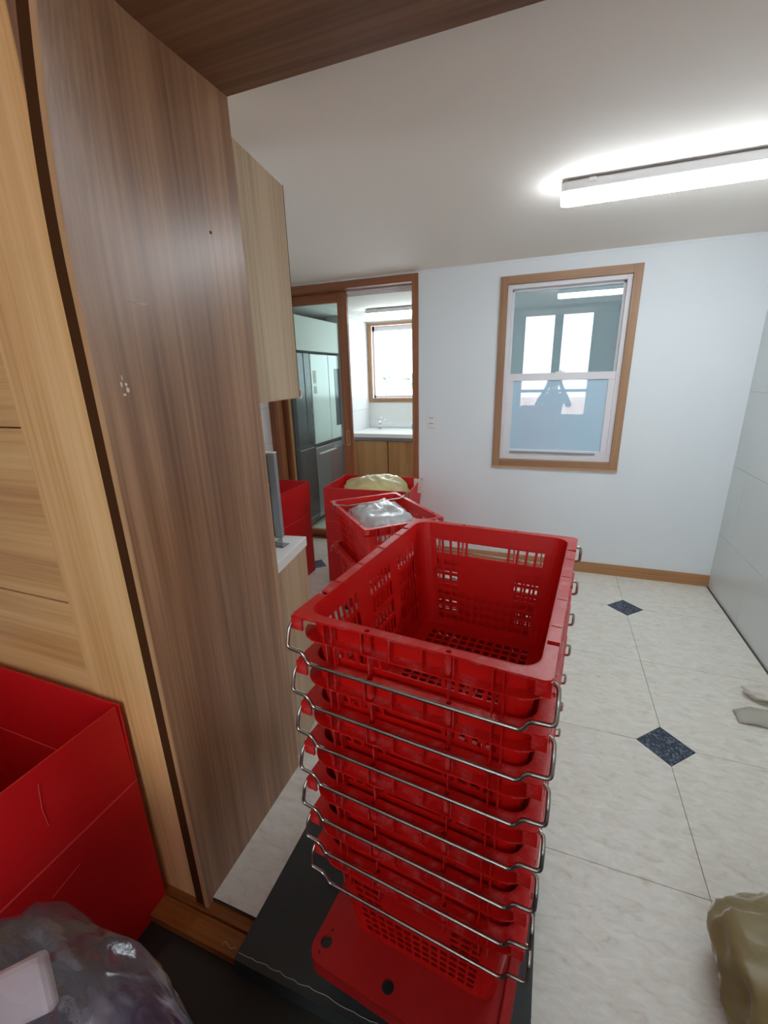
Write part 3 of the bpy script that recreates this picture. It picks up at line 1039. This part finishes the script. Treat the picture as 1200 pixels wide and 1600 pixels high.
# ------------------------------------------------------------------ crates
CW, CD, CH = 0.470, 0.634, 0.324
PITCHZ = (1.08 - (0.15 + 0.007 + CH)) / 6
FL = 0.019
AT, BT = CW / 2 - FL, CD / 2 - FL
TAPER = 0.034
CR = 0.036
WT = 0.0028


def crate_half(z):
    t = z / CH
    return AT - TAPER * (1 - t), BT - TAPER * (1 - t)


def crate_body():
    # breaks along short and long walls (fractions of the straight stretch)
    sh = [0.0]
    p = 0.92 / 13
    for c in range(13):
        s0 = 0.04 + c * p + 0.14 * p
        sh += [s0, s0 + 0.72 * p]
    sh.append(1.0)
    lo = [0.0]
    q = 0.040
    long_cols = []
    for g0 in (0.05, 0.37, 0.72):
        for c in range(6):
            s0 = g0 + c * q
            long_cols.append((s0, s0 + 0.026))
            lo += [s0, s0 + 0.026]
    lo.append(1.0)
    PR = PITCHZ / 4
    short_rows = [(CH - 0.108 - PR * k - 0.0155, CH - 0.108 - PR * k) for k in range(8)]
    top_row = (CH - 0.090, CH - 0.050)
    long_rows = [(0.04 + 2 * PR * k, 0.04 + 2 * PR * k + 0.038) for k in range(5)]
    zb = sorted(set([0.0, CH] + [round(z, 5) for r_ in short_rows + [top_row] + long_rows for z in r_]))
    cols = []   # (wall, frac)
    for wll, br_ in ((0, sh), (1, lo), (2, sh), (3, lo)):
        for f in br_[:-1]:
            cols.append((wll, 's', f))
        for k in range(5):
            cols.append((wll, 'c', k / 5))

    def pt(c, z):
        a, b = crate_half(z)
        r_ = CR
        w, kind, f = c
        if kind == 's':
            if w == 0:
                return Vector((-(a - r_) + 2 * (a - r_) * f, -b, z)), Vector((0, -1, 0))
            if w == 1:
                return Vector((a, -(b - r_) + 2 * (b - r_) * f, z)), Vector((1, 0, 0))
            if w == 2:
                return Vector(((a - r_) - 2 * (a - r_) * f, b, z)), Vector((0, 1, 0))
            return Vector((-a, (b - r_) - 2 * (b - r_) * f, z)), Vector((-1, 0, 0))
        cx, cy, a0 = ((a - r_, -(b - r_), -90), (a - r_, b - r_, 0), (-(a - r_), b - r_, 90), (-(a - r_), -(b - r_), 180))[w]
        t = R(a0 + 90 * f)
        n = Vector((math.cos(t), math.sin(t), 0))
        return Vector((cx, cy, z)) + n * r_, n

    def hole(c, c2, z0, z1):
        if c[1] == 'c':
            return False
        f0 = c[2]
        f1 = c2[2] if (c2[0] == c[0] and c2[1] == 's') else 1.0
        fm_, zm = (f0 + f1) / 2, (z0 + z1) / 2
        if c[0] in (0, 2):
            col = (fm_ - 0.04) / p
            ci = int(math.floor(col))
            inside_col = 0 <= ci < 13 and 0.14 < col - ci < 0.86
            if top_row[0] < zm < top_row[1]:
                if 4.14 < col < 8.86:
                    return True
                return inside_col and ci in (0, 1, 2, 3, 9, 10, 11, 12)
            for k, (a, b) in enumerate(short_rows):
                if a < zm < b and inside_col:
                    return ci <= 2 or ci >= 10 or k >= 4 or k == 2 and False
            return False
        if any(a < fm_ < b for a, b in long_cols):
            return any(a < zm < b for a, b in long_rows)
        return False

    mb = MB()
    nc, nr = len(cols), len(zb)
    vs = []
    for layer in (0, 1):
        for c in cols:
            for z in zb:
                po, n = pt(c, z)
                vs.append(po - n * (WT * layer))
    I = lambda l, i, j: l * nc * nr + (i % nc) * nr + j
    solid = [[not hole(cols[i], cols[(i + 1) % nc], zb[j], zb[j + 1]) for j in range(nr - 1)] for i in range(nc)]
    fs = []
    for i in range(nc):
        for j in range(nr - 1):
            if not solid[i][j]:
                continue
            fs.append((I(0, i, j), I(0, i + 1, j), I(0, i + 1, j + 1), I(0, i, j + 1)))
            fs.append((I(1, i, j), I(1, i, j + 1), I(1, i + 1, j + 1), I(1, i + 1, j)))
            if not solid[(i + 1) % nc][j]:
                fs.append((I(0, i + 1, j), I(1, i + 1, j), I(1, i + 1, j + 1), I(0, i + 1, j + 1)))
            if not solid[i - 1][j]:
                fs.append((I(0, i, j), I(0, i, j + 1), I(1, i, j + 1), I(1, i, j)))
            if j == nr - 2 or not solid[i][j + 1]:
                fs.append((I(0, i, j + 1), I(0, i + 1, j + 1), I(1, i + 1, j + 1), I(1, i, j + 1)))
            if j == 0 or not solid[i][j - 1]:
                fs.append((I(0, i, j), I(1, i, j), I(1, i + 1, j), I(0, i + 1, j)))
    mb.add(vs, fs)
    me = bpy.data.meshes.new('crate_wall')
    me.from_pydata(mb.v, [], mb.f)
    me.update()
    return me


def crate_floor():
    a, b = crate_half(0.0)
    ga, gb = a - CR, b - CR
    nx, ny = 12, 18
    px, py = 2 * ga / nx, 2 * gb / ny
    xs, ys = [], []
    for k in range(nx):
        xs += [-ga + k * px + 0.16 * px, -ga + k * px + 0.84 * px]
    for k in range(ny):
        ys += [-gb + k * py + 0.16 * py, -gb + k * py + 0.84 * py]
    xs = [-ga] + xs + [ga]
    ys = [-gb] + ys + [gb]
    mb = MB()
    nX, nY = len(xs), len(ys)
    z0, z1 = 0.0, 0.003
    vs = [(x, y, z) for z in (z1, z0) for x in xs for y in ys]
    I = lambda l, i, j: l * nX * nY + i * nY + j
    sol = lambda i, j: 0 <= i < nX - 1 and 0 <= j < nY - 1 and not (i % 2 == 1 and j % 2 == 1)
    fs = []
    for i in range(nX - 1):
        for j in range(nY - 1):
            if not sol(i, j):
                continue
            fs.append((I(0, i, j), I(0, i + 1, j), I(0, i + 1, j + 1), I(0, i, j + 1)))
            fs.append((I(1, i, j), I(1, i, j + 1), I(1, i + 1, j + 1), I(1, i + 1, j)))
            if i + 1 < nX - 1 and not sol(i + 1, j):
                fs.append((I(0, i + 1, j), I(1, i + 1, j), I(1, i + 1, j + 1), I(0, i + 1, j + 1)))
            if i > 0 and not sol(i - 1, j):
                fs.append((I(0, i, j), I(0, i, j + 1), I(1, i, j + 1), I(1, i, j)))
            if j + 1 < nY - 1 and not sol(i, j + 1):
                fs.append((I(0, i, j + 1), I(0, i + 1, j + 1), I(1, i + 1, j + 1), I(1, i, j + 1)))
            if j > 0 and not sol(i, j - 1):
                fs.append((I(0, i, j), I(1, i, j), I(1, i + 1, j), I(0, i + 1, j)))
    mb.add(vs, fs)
    ring = rrect(a - 0.001, b - 0.001, CR, 5)
    n = len(ring)
    cl_ = [(max(-ga, min(ga, p[0])), max(-gb, min(gb, p[1]))) for p in ring]
    for z in (z0, z1):
        vs = [(p[0], p[1], z) for p in ring] + [(p[0], p[1], z) for p in cl_]
        fs = []
        for i in range(n):
            k = (i + 1) % n
            if cl_[i] == cl_[k]:
                fs.append((i, k, n + i))
            else:
                fs.append((i, k, n + k, n + i))
        mb.add(vs, fs)
    me = bpy.data.meshes.new('basket_floor')
    me.from_pydata(mb.v, [], mb.f)
    me.update()
    return me


def sweep_profile(mb, path, prof):
    """path: list of (pos xy, normal xy); prof: closed list of (offset, z)"""
    n = len(prof)
    vs, fs = [], []
    for (p, nn) in path:
        for (o, z) in prof:
            vs.append((p[0] + nn[0] * o, p[1] + nn[1] * o, z))
    for i in range(len(path) - 1):
        for k in range(n):
            fs.append((i * n + k, i * n + (k + 1) % n, (i + 1) * n + (k + 1) % n, (i + 1) * n + k))
    e = (len(path) - 1) * n
    fs += [tuple(range(n - 1, -1, -1)), tuple(e + k for k in range(n))]
    mb.add(vs, fs)


def crate_rim():
    mb = MB()
    a, b, r_ = AT, BT, CR
    ext = 0.040
    NOTCH = 0.012
    for s in (-1, 1):
        # end piece: outline between inner wall line and outer flange, squarish outer corners
        inner, outer = [], []
        inner.append((-(a - 0.001), -(b - r_) + ext))
        for k in range(7):
            t = R(180 + 90 * k / 6)
            inner.append((-(a - r_) + (r_ - 0.001) * math.cos(t), -(b - r_) + (r_ - 0.001) * math.sin(t)))
        for k in range(7):
            t = R(270 + 90 * k / 6)
            inner.append(((a - r_) + (r_ - 0.001) * math.cos(t), -(b - r_) + (r_ - 0.001) * math.sin(t)))
        inner.append(((a - 0.001), -(b - r_) + ext))
        A_, B_ = a + FL, b + FL
        ro = 0.012
        outer.append((A_, -(b - r_) + ext))
        outer += [(A_, -B_ + ro), (A_ - ro * 0.3, -B_ + ro * 0.3), (A_ - ro, -B_)]
        # gentle set-back along the middle of the front edge
        for fx in (0.62, 0.5, 0.40, -0.40, -0.5, -0.62):
            outer.append((a * fx, -B_ + (0.003 if abs(fx) < 0.55 else 0.0)))
        outer += [(-A_ + ro, -B_), (-A_ + ro * 0.3, -B_ + ro * 0.3), (-A_, -B_ + ro), (-A_, -(b - r_) + ext)]
        outline = inner + outer
        outline = [(x, y * -s) for x, y in outline] if s == 1 else outline
        holes = [[(x, y * (-s if s == 1 else 1)) for x, y in circle(hx, -b - 0.0085, 0.0052, 10)] for hx in (-0.075, 0.075)]
        if s == 1:
            outline = outline[::-1]
            holes = [h[::-1] for h in holes]
        mb.plate(outline, holes, CH - 0.004, CH)
        m = 1 if s == 1 else -1
        # sockets below the two rim holes
        for hx in (-0.075, 0.075):
            n = 10
            vs = [(hx + rr * math.cos(2 * math.pi * i / n), m * (b + 0.0085) + rr * math.sin(2 * math.pi * i / n), z) for rr, z in ((0.0053, CH - 0.002), (0.0053, CH - 0.04), (0.0075, CH - 0.04), (0.0075, CH - 0.004)) for i in range(n)]
            fs = []
            for l in range(3):
                fs += [(l * n + i, l * n + (i + 1) % n, (l + 1) * n + (i + 1) % n, (l + 1) * n + i) for i in range(n)]
            mb.add(vs, fs)

        def yb(o0, o1):
            return (m * (b + o0), m * (b + o1)) if m > 0 else (m * (b + o1), m * (b + o0))
        # lower ledge following the corner curve
        path = []
        for k in range(6):
            t = R(188 + 82 * k / 5)
            path.append(((-(a - r_) + r_ * math.cos(t), -(b - r_) + r_ * math.sin(t)), (math.cos(t), math.sin(t))))
        path += [((-0.085, -b), (0, -1)), ((0.085, -b), (0, -1))]
        for k in range(6):
            t = R(270 + 82 * k / 5)
            path.append((((a - r_) + r_ * math.cos(t), -(b - r_) + r_ * math.sin(t)), (math.cos(t), math.sin(t))))
        if m > 0:
            path = [((p[0], -p[1]), (n_[0], -n_[1])) for p, n_ in path]
        w = 0.0165
        sweep_profile(mb, path, [(-0.009, CH - 0.049), (-0.009, CH - 0.046), (w, CH - 0.046), (w, CH - 0.049)])
        # upright ribs between flange and ledge
        for x in (-0.165, -0.148, -0.085, -0.03, 0.03, 0.085, 0.148, 0.165):
            y0, y1 = yb(-0.001, 0.0155)
            mb.box(x - 0.0013, x + 0.0013, y0, y1, CH - 0.046, CH - 0.004)
        # long ribs running down the wall
        for x in (-0.165, -0.148, -0.075, 0.075, 0.148, 0.165):
            y0, y1 = yb(-0.008, 0.009)
            mb.box(x - 0.0013, x + 0.0013, y0, y1, CH - 0.098, CH - 0.049)
        # corner lugs
        for sx in (-1, 1):
            x0, x1 = sorted((sx * (a + FL - 0.0005), sx * (a + FL - 0.024)))
            y0, y1 = yb(FL - 0.006, FL - 0.001)
            mb.box(x0, x1, y0, y1, CH - 0.030, CH - 0.002)
            x0, x1 = sorted((sx * (a + FL - 0.0005), sx * (a + FL - 0.0045)))
            y0, y1 = yb(-r_ - ext + 0.0, FL - 0.002)
            mb.box(x0, x1, y0, y1, CH - 0.030, CH - 0.003)
            # bail boss in the notch
            xb0, xb1 = sorted((sx * (a - 0.002), sx * (a + FL - 0.004)))
            mb.cyl((m * (b - r_ - ext - NOTCH / 2), CH - 0.014), 0.0075, xb0, xb1, 10, 'x')
    # long side rails
    y1 = b - r_ - ext - NOTCH
    for sx in (-1, 1):
        prof = [(-0.001, CH - 0.004), (-0.001, CH + 0.0), (FL, CH), (FL, CH - 0.034), (FL - 0.003, CH - 0.034), (FL - 0.003, CH - 0.004)]
        path = [((sx * a, -y1), (sx, 0)), ((sx * a, y1), (sx, 0))]
        sweep_profile(mb, path, prof)
        for yy in (-0.16, -0.055, 0.055, 0.16):
            x0, x1 = sorted((sx * (a + 0.001), sx * (a + FL - 0.001)))
            mb.box(x0, x1, yy - 0.0016, yy + 0.0016, CH - 0.001, CH + 0.0012)
        # ribs below the rail
        for yy in (-0.15, 0.0, 0.15):
            x0, x1 = sorted((sx * (a - 0.004), sx * (a + FL - 0.004)))
            mb.box(x0, x1, yy - 0.0014, yy + 0.0014, CH - 0.05, CH - 0.004)
    return mb.mesh('rim')


def crate_bail(folded=False):
    a, b, r_ = AT, BT, CR
    xo = a + FL + 0.010
    yp = -(b - r_ - 0.046) if folded else -(b - 0.006)
    yf = -(b + FL + 0.006)
    if not folded:
        half = [(a + FL - 0.006, yp, CH - 0.018), (xo - 0.002, yp - 0.004, CH - 0.020), (xo, yf + 0.010, CH - 0.034), (xo, yf, CH - 0.070), (xo - 0.036, yf, CH - 0.073), (xo - 0.047, yf, CH - 0.095)]
    else:
        half = [(a + FL - 0.006, yp, CH - 0.014), (xo, yp, CH - 0.010), (xo, yp + 0.02, CH + 0.008), (xo - 0.045, yp + 0.07, CH + 0.010), (xo - 0.06, yp + 0.09, CH + 0.010)]
    left = [(-x, y, z) for x, y, z in half]
    pts = left + half[::-1]
    return MB().tube(fillet(pts, 0.009, 4), 0.0038, 8).mesh('bail', True)


MESH_WALL, MESH_FLOOR, MESH_RIM = crate_body(), crate_floor(), crate_rim()
MESH_BAIL, MESH_BAILF = crate_bail(), crate_bail(True)


def crate(name, loc, rz, label, group, front=True, folded=False):
    root = empty(name, loc, rz)
    obj('wall', MESH_WALL, 'red', root)
    obj('basket_floor', MESH_FLOOR, 'red', root)
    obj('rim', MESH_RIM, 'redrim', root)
    if front:
        obj('bail', MESH_BAIL, 'steel', root)
    bk = obj('bail', MESH_BAILF if folded else MESH_BAIL, 'steel', root)
    bk.rotation_euler = (0, 0, math.pi)
    tag(root, label, 'crate', group)
    return root


def make_dolly(name, loc, rz, label):
    root = empty(name, loc, rz)
    a, b = 0.236, 0.352
    holes = []
    for sx in (-1, 1):
        for sy in (-1, 1):
            cx, cy = sx * (a - 0.030), sy * (b - 0.046)
            holes.append(circle(cx, cy, 0.0145, 16))
            holes.append(circle(cx + sx * 0.004, cy - 0.026, 0.004, 8))
            holes.append(circle(cx - sx * 0.002, cy + 0.026, 0.004, 8))
    holes.append(circle(-0.03, -b + 0.038, 0.0150, 16))
    MB().plate(rrect(a, b, 0.035, 6), holes, 0.142, 0.150).build('deck', 'dolly', root, label='flat red deck with round holes')
    # skirt
    ring_o, ring_i = rrect(a, b, 0.035, 6), rrect(a - 0.006, b - 0.006, 0.03, 6)
    MB().plate(ring_o, [ring_i], 0.108, 0.1415).build('skirt', 'dolly', root)
    bx('side_lip', 'dolly', a - 0.022, a - 0.002, -b + 0.05, b - 0.04, 0.1502, 0.166, root, 0.003)
    for sx in (-1, 1):
        for sy in (-1, 1):
            c = empty('caster', (sx * (a - 0.05), sy * (b - 0.12), 0))
            c.parent = root
            MB().cyl((0, 0.034), 0.034, -0.012, 0.012, 16, 'x').build('wheel', 'black', c, True)
            MB().box(-0.018, -0.014, -0.012, 0.014, 0.03, 0.09).box(0.014, 0.018, -0.012, 0.014, 0.03, 0.09).box(-0.02, 0.02, -0.02, 0.02, 0.09, 0.141).build('fork', 'steel', c)
    tag(root, label, 'dolly')
    return root


SC = (-0.171, 0.912)
SYAW = R(-5.4)
DZ = 0.15
make_dolly('crate_dolly', (SC[0] - 0.014, SC[1] - 0.016, 0.006), SYAW - R(0.8), 'red plastic dolly on casters under the tall crate stack')
names = ['topmost red crate of the tall stack, open and empty', 'second red crate from the top of the tall stack',
         'third red crate from the top of the tall stack', 'fourth red crate, middle of the tall stack',
         'fifth red crate from the top of the tall stack', 'sixth red crate from the top of the tall stack',
         'bottom red crate of the tall stack, resting on the dolly']
for k in range(7):
    z = 1.08 - CH - k * PITCHZ
    dx = random.uniform(-0.002, 0.002) if k else 0
    crate('plastic_crate', (SC[0] + dx, SC[1] + (random.uniform(-0.002, 0.002) if k else 0), z), SYAW, names[k], 'nested red crates in the tall stack')

# two stacked crates farther back
BC = (-0.907, 2.333)
BYAW = R(44)
make_dolly('crate_dolly', (BC[0], BC[1], 0.0), BYAW, 'red dolly under the two stacked crates by the box')
crate('plastic_crate', (BC[0] + 0.006, BC[1] - 0.01, 0.151), BYAW, 'lower red crate beneath the one holding clear plastic', 'red crates by the box', front=False)
crate('plastic_crate', (BC[0], BC[1], 0.426), BYAW, 'red crate filled with crumpled clear plastic, before the box', 'red crates by the box', front=False, folded=True)


# ------------------------------------------------------------------ corrugated boxes
def red_box(name, x0, x1, y0, y1, zb, label, tilt=None, rz=0.0, piv=None):
    px, py = piv if piv else ((x0 + x1) / 2, (y0 + y1) / 2)
    root = empty(name, (px, py, zb), rz)
    a0, a1, b0, b1 = x0 - px, x1 - px, y0 - py, y1 - py
    t = 0.005
    H1, H2 = 0.49, 0.745
    bx('bottom', 'redbox', a0, a1, b0, b1, 0.0, t, root)
    walls = [('y0', a0, a1, b0, b0 + t), ('y1', a0, a1, b1 - t, b1), ('x0', a0, a0 + t, b0 + t, b1 - t), ('x1', a1 - t, a1, b0 + t, b1 - t)]
    tilt = tilt or {}
    for key, p0, p1, q0, q1 in walls:
        bx('side_panel', 'redbox', p0, p1, q0, q1, t, H1, root)
        an = tilt.get(key, 0.0)
        o = math.tan(R(an)) * (H2 - H1)
        ox = {'x0': -o, 'x1': o}.get(key, 0)
        oy = {'y0': -o, 'y1': o}.get(key, 0)
        zt = H1 + (H2 - H1) * math.cos(R(an))
        z0 = H1 + 0.002
        # pinched crease: the flap starts a touch inside the panel line
        vs = [(p0, q0, z0), (p1, q0, z0), (p1, q1, z0), (p0, q1, z0), (p0 + ox, q0 + oy, zt), (p1 + ox, q0 + oy, zt), (p1 + ox, q1 + oy, zt), (p0 + ox, q1 + oy, zt)]
        MB().add(vs, [(3, 2, 1, 0), (4, 5, 6, 7), (0, 1, 5, 4), (1, 2, 6, 5), (2, 3, 7, 6), (3, 0, 4, 7)]).build('flap', 'redbox', root)
        e = 0.0012
        MB().box(p0 - e, p1 + e, q0 - e, q1 + e, H1 - 0.001, H1 + 0.003).build('crease', 'crease', root)
    tag(root, label, 'box')
    return root


red_box('corrugated_box', -1.62, -1.012, 0.06, 0.632, HALLZ, 'large red corrugated plastic box against the brown door', {'x1': -0.5, 'y1': 1})
# scuff marks on its side
SCUFFS = (((0.422, 0.655), (0.414, 0.589), (0.416, 0.536)), ((0.378, 0.352), (0.415, 0.359), (0.450, 0.366)))
nbx = bpy.data.objects['corrugated_box']
for pts in SCUFFS:
    sc_ = MB().tube([(-1.0118 - nbx.location.x, y - nbx.location.y, z - nbx.location.z) for y, z in pts], 0.0009, 5).build('scuff', 'crease', nbx)
red_box('corrugated_box', -1.516, -0.90, 2.72, 3.17, 0.0, 'red corrugated box holding a yellow bag behind the crates', {'x1': 6, 'y0': 0, 'x0': 0}, R(4), (-1.516, 2.72))
red_box('corrugated_box', -2.28, -1.72, 2.40, 2.86, 0.0, 'red corrugated box behind the short white counter', {'y1': 4})


# ------------------------------------------------------------------ bags
def blob(name, c, dims, seed, mat, parent=None, rough=0.16, crease=0.05, sub=5, flat=None, power=2.5):
    bm = bmesh.new()
    bmesh.ops.create_icosphere(bm, subdivisions=sub, radius=1.0)
    off = Vector((seed * 11.3, seed * 5.7, seed * 3.1))
    for v in bm.verts:
        d = v.co.normalized()
        # super-ellipsoid body
        k = (abs(d.x) ** power + abs(d.y) ** power + abs(d.z) ** power) ** (-1 / power)
        n1 = noise.noise(d * 1.7 + off)
        n2 = noise.ridged_multi_fractal(d * 3.4 + off, 1.0, 2.1, 4, 0.9, 2.0, noise_basis='PERLIN_ORIGINAL')
        rr = k * (1 + rough * n1 + crease * (n2 - 1.0))
        v.co = Vector((d.x * dims[0], d.y * dims[1], d.z * dims[2])) * rr
        if flat is not None and v.co.z < flat:
            v.co.z = flat + (v.co.z - flat) * 0.04
    me = bpy.data.meshes.new(name)
    bm.to_mesh(me)
    bm.free()
    for p_ in me.polygons:
        p_.use_smooth = True
    o = obj(name, me, mat, parent)
    o.location = c
    return o


# clear bag in the crate
b1 = empty('plastic_bag', (BC[0], BC[1], 0.50), BYAW)
tag(b1, 'crumpled clear plastic bag heaped in the far red crate', 'bag')
blob('film', (0.0, 0.015, 0.10), (0.170, 0.248, 0.15), 3, 'clearbag', b1, 0.14, 0.12, power=4.5)
blob('contents', (0.0, 0.015, 0.08), (0.15, 0.222, 0.13), 4, 'contents', b1, 0.12, 0.08, 4, power=4.5)

# yellow bag in the box
b2 = empty('yellow_bag', (-1.19, 2.98, 0.5))
tag(b2, 'yellow translucent bag bulging out of the red box', 'bag')
blob('film', (0, 0, 0.12), (0.27, 0.18, 0.18), 8, 'yellowbag', b2, 0.2, 0.10)
blob('contents', (0, 0, 0.08), (0.23, 0.15, 0.15), 9, 'yellowfill', b2, 0.2, 0.1, 4)
cd = bx('paper_card', 'paper', -0.93, -0.87, 3.06, 3.064, 0.66, 0.77)
cd.rotation_euler = (0, 0, 0)
tag(cd, 'small white card poking up beside the yellow bag', 'card')

# olive bag at the lower right
b3 = empty('olive_bag', (0.625, 0.88, 0.0))
tag(b3, 'olive yellow plastic bag on the floor at the lower right corner', 'bag')
blob('film', (0.06, 0.0, 0.11), (0.20, 0.24, 0.13), 12, 'olivebag', b3, 0.2, 0.08, flat=-0.108)
blob('contents', (0.06, 0.0, 0.10), (0.17, 0.21, 0.11), 13, 'brownfill', b3, 0.2, 0.1, 4, flat=-0.098)

# big clear bag in the hall corner
b4 = empty('clear_sack', (-0.72, 0.215, HALLZ))
tag(b4, 'large clear plastic sack of folded things beside the near red box', 'sack')
blob('film', (0.015, 0.0, 0.325), (0.255, 0.13, 0.335), 21, 'purplebag', b4, 0.10, 0.05, flat=-0.318, power=3.0)
blob('navy_bundle', (0.12, 0.01, 0.27), (0.125, 0.09, 0.265), 22, 'navyfill', b4, 0.2, 0.14, 5, flat=-0.262)
fs_ = bx('folded_sheet', 'paper', -0.16, 0.10, -0.012, 0.012, -0.045, 0.045, b4, 0.01)
fs_.location = (-0.095, -0.005, 0.52)
fs_.rotation_euler = (R(-30), R(-34), R(18))

# scraps at the right
s1 = blob('crumpled_tissue', (1.06, 2.215, 0.03), (0.085, 0.05, 0.032), 31, 'paper', None, 0.35, 0.2, 4, flat=-0.028)
tag(s1, 'crumpled white tissue on the floor near the grey wall', 'tissue')
pp = MB()
n = 9
vs, fs = [], []
for i in range(n):
    for j in range(5):
        u, v = i / (n - 1), j / 4
        vs.append((0.885 + 0.24 * u, 2.08 - 0.08 * v + 0.0 * u, 0.004 + 0.035 * math.sin(math.pi * u) * (1 - v) + 0.012 * math.sin(7 * u + 3 * v) ** 2))
for i in range(n - 1):
    for j in range(4):
        fs.append((i * 5 + j, i * 5 + j + 1, (i + 1) * 5 + j + 1, (i + 1) * 5 + j))
pp.add(vs, fs)
sc2 = pp.build('paper_scrap', 'greypaper', None, True)
so = sc2.modifiers.new('thick', 'SOLIDIFY')
so.thickness = 0.0015
tag(sc2, 'curled grey paper scrap lying by the white tissue', 'paper')


# ------------------------------------------------------------------ the person taking the picture, mirrored in the kitchen window
def person():
    J = {'pelvis': ((0, -0.50, 0.80), 0.135), 'waist': ((0, -0.49, 0.93), 0.125), 'chest': ((0, -0.47, 1.08), 0.14), 'collar': ((0, -0.455, 1.17), 0.09),
         'neck': ((0, -0.44, 1.235), 0.05), 'chin': ((0, -0.425, 1.29), 0.062), 'head': ((0, -0.43, 1.36), 0.085), 'crown': ((0, -0.435, 1.42), 0.06)}
    E_ = [('pelvis', 'waist'), ('waist', 'chest'), ('chest', 'collar'), ('collar', 'neck'), ('neck', 'chin'), ('chin', 'head'), ('head', 'crown')]
    for s_, t in ((-1, 'l'), (1, 'r')):
        J['sho' + t] = ((s_ * 0.165, -0.46, 1.14), 0.062)
        J['elb' + t] = ((s_ * 0.235, -0.36, 0.99), 0.045)
        J['wri' + t] = ((s_ * 0.085, -0.22, 1.33), 0.030)
        J['pal' + t] = ((s_ * 0.065, -0.185, 1.40), 0.032)
        J['hip' + t] = ((s_ * 0.09, -0.50, 0.73), 0.095)
        J['kne' + t] = ((s_ * 0.10, -0.48, 0.40), 0.062)
        J['ank' + t] = ((s_ * 0.105, -0.50, 0.035), 0.042)
        J['toe' + t] = ((s_ * 0.115, -0.36, HALLZ + 0.032), 0.032)
        E_ += [('chest', 'sho' + t), ('sho' + t, 'elb' + t), ('elb' + t, 'wri' + t), ('wri' + t, 'pal' + t), ('pelvis', 'hip' + t), ('hip' + t, 'kne' + t), ('kne' + t, 'ank' + t), ('ank' + t, 'toe' + t)]
        for k in range(5):
            fx = s_ * (0.075 - 0.008 * k) if k else s_ * 0.045
            base = (s_ * 0.062, -0.178, 1.405 + 0.012 * k) if k else (s_ * 0.055, -0.175, 1.395)
            tip = (s_ * (0.078 - 0.004 * k), -0.125, 1.43 + 0.016 * k) if k else (s_ * 0.030, -0.14, 1.415)
            J['f%d%s' % (k, t)] = (base, 0.0095)
            J['t%d%s' % (k, t)] = (tip, 0.008)
            E_ += [('pal' + t, 'f%d%s' % (k, t)), ('f%d%s' % (k, t), 't%d%s' % (k, t))]
    keys = list(J)
    me = bpy.data.meshes.new('person')
    me.from_pydata([J[k][0] for k in keys], [(keys.index(a), keys.index(b)) for a, b in E_], [])
    o = bpy.data.objects.new('skin_tmp', me)
    COL.objects.link(o)
    o.modifiers.new('skin', 'SKIN')
    for i, k in enumerate(keys):
        d = me.skin_vertices[0].data[i]
        d.radius = (J[k][1], J[k][1] * (0.72 if k in ('pelvis', 'waist', 'chest') else 1.0))
        d.use_root = k == 'pelvis'
    sb = o.modifiers.new('sub', 'SUBSURF')
    sb.levels = sb.render_levels = 2
    bpy.context.view_layer.update()
    dg = bpy.context.evaluated_depsgraph_get()
    body = bpy.data.meshes.new_from_object(o.evaluated_get(dg))
    bpy.data.objects.remove(o)
    root = empty('person', (0, -0.5, HALLZ))
    b = obj('body', body, plain('dark_clothes', srgb(58, 66, 82), 0.8, var=0.1), root)
    b.location = (0, 0.5, -HALLZ)
    body.materials.append(plain('skin', srgb(206, 160, 132), 0.5))
    body.materials.append(plain('dark_trousers', srgb(40, 42, 48), 0.8))
    for p_ in body.polygons:
        c = p_.center
        p_.use_smooth = True
        p_.material_index = 1 if (c.z > 1.22 and c.y < -0.36) or (c.z > 1.32) else (2 if c.z < 0.82 else 0)
    hair = blob('hair', (0, 0.058, 1.385 - HALLZ), (0.093, 0.10, 0.085), 41, 'black', root, 0.05, 0.02, 4)
    MB().add([(0.012, 0.165, 1.33 - HALLZ), (-0.012, 0.165, 1.33 - HALLZ), (0, 0.145, 1.37 - HALLZ), (0, 0.178, 1.335 - HALLZ)], [(0, 1, 2), (0, 1, 3), (1, 2, 3), (0, 2, 3)]).build('nose', body.materials[1], root)
    tag(root, 'person in dark clothes mirrored faintly in the lower window pane', 'person')
    ph = bx('phone', 'black', -0.075, 0.075, -0.118, -0.110, 1.40, 1.475, bevel=0.003)
    tag(ph, 'black phone held up by the person in dark clothes', 'phone')


person()
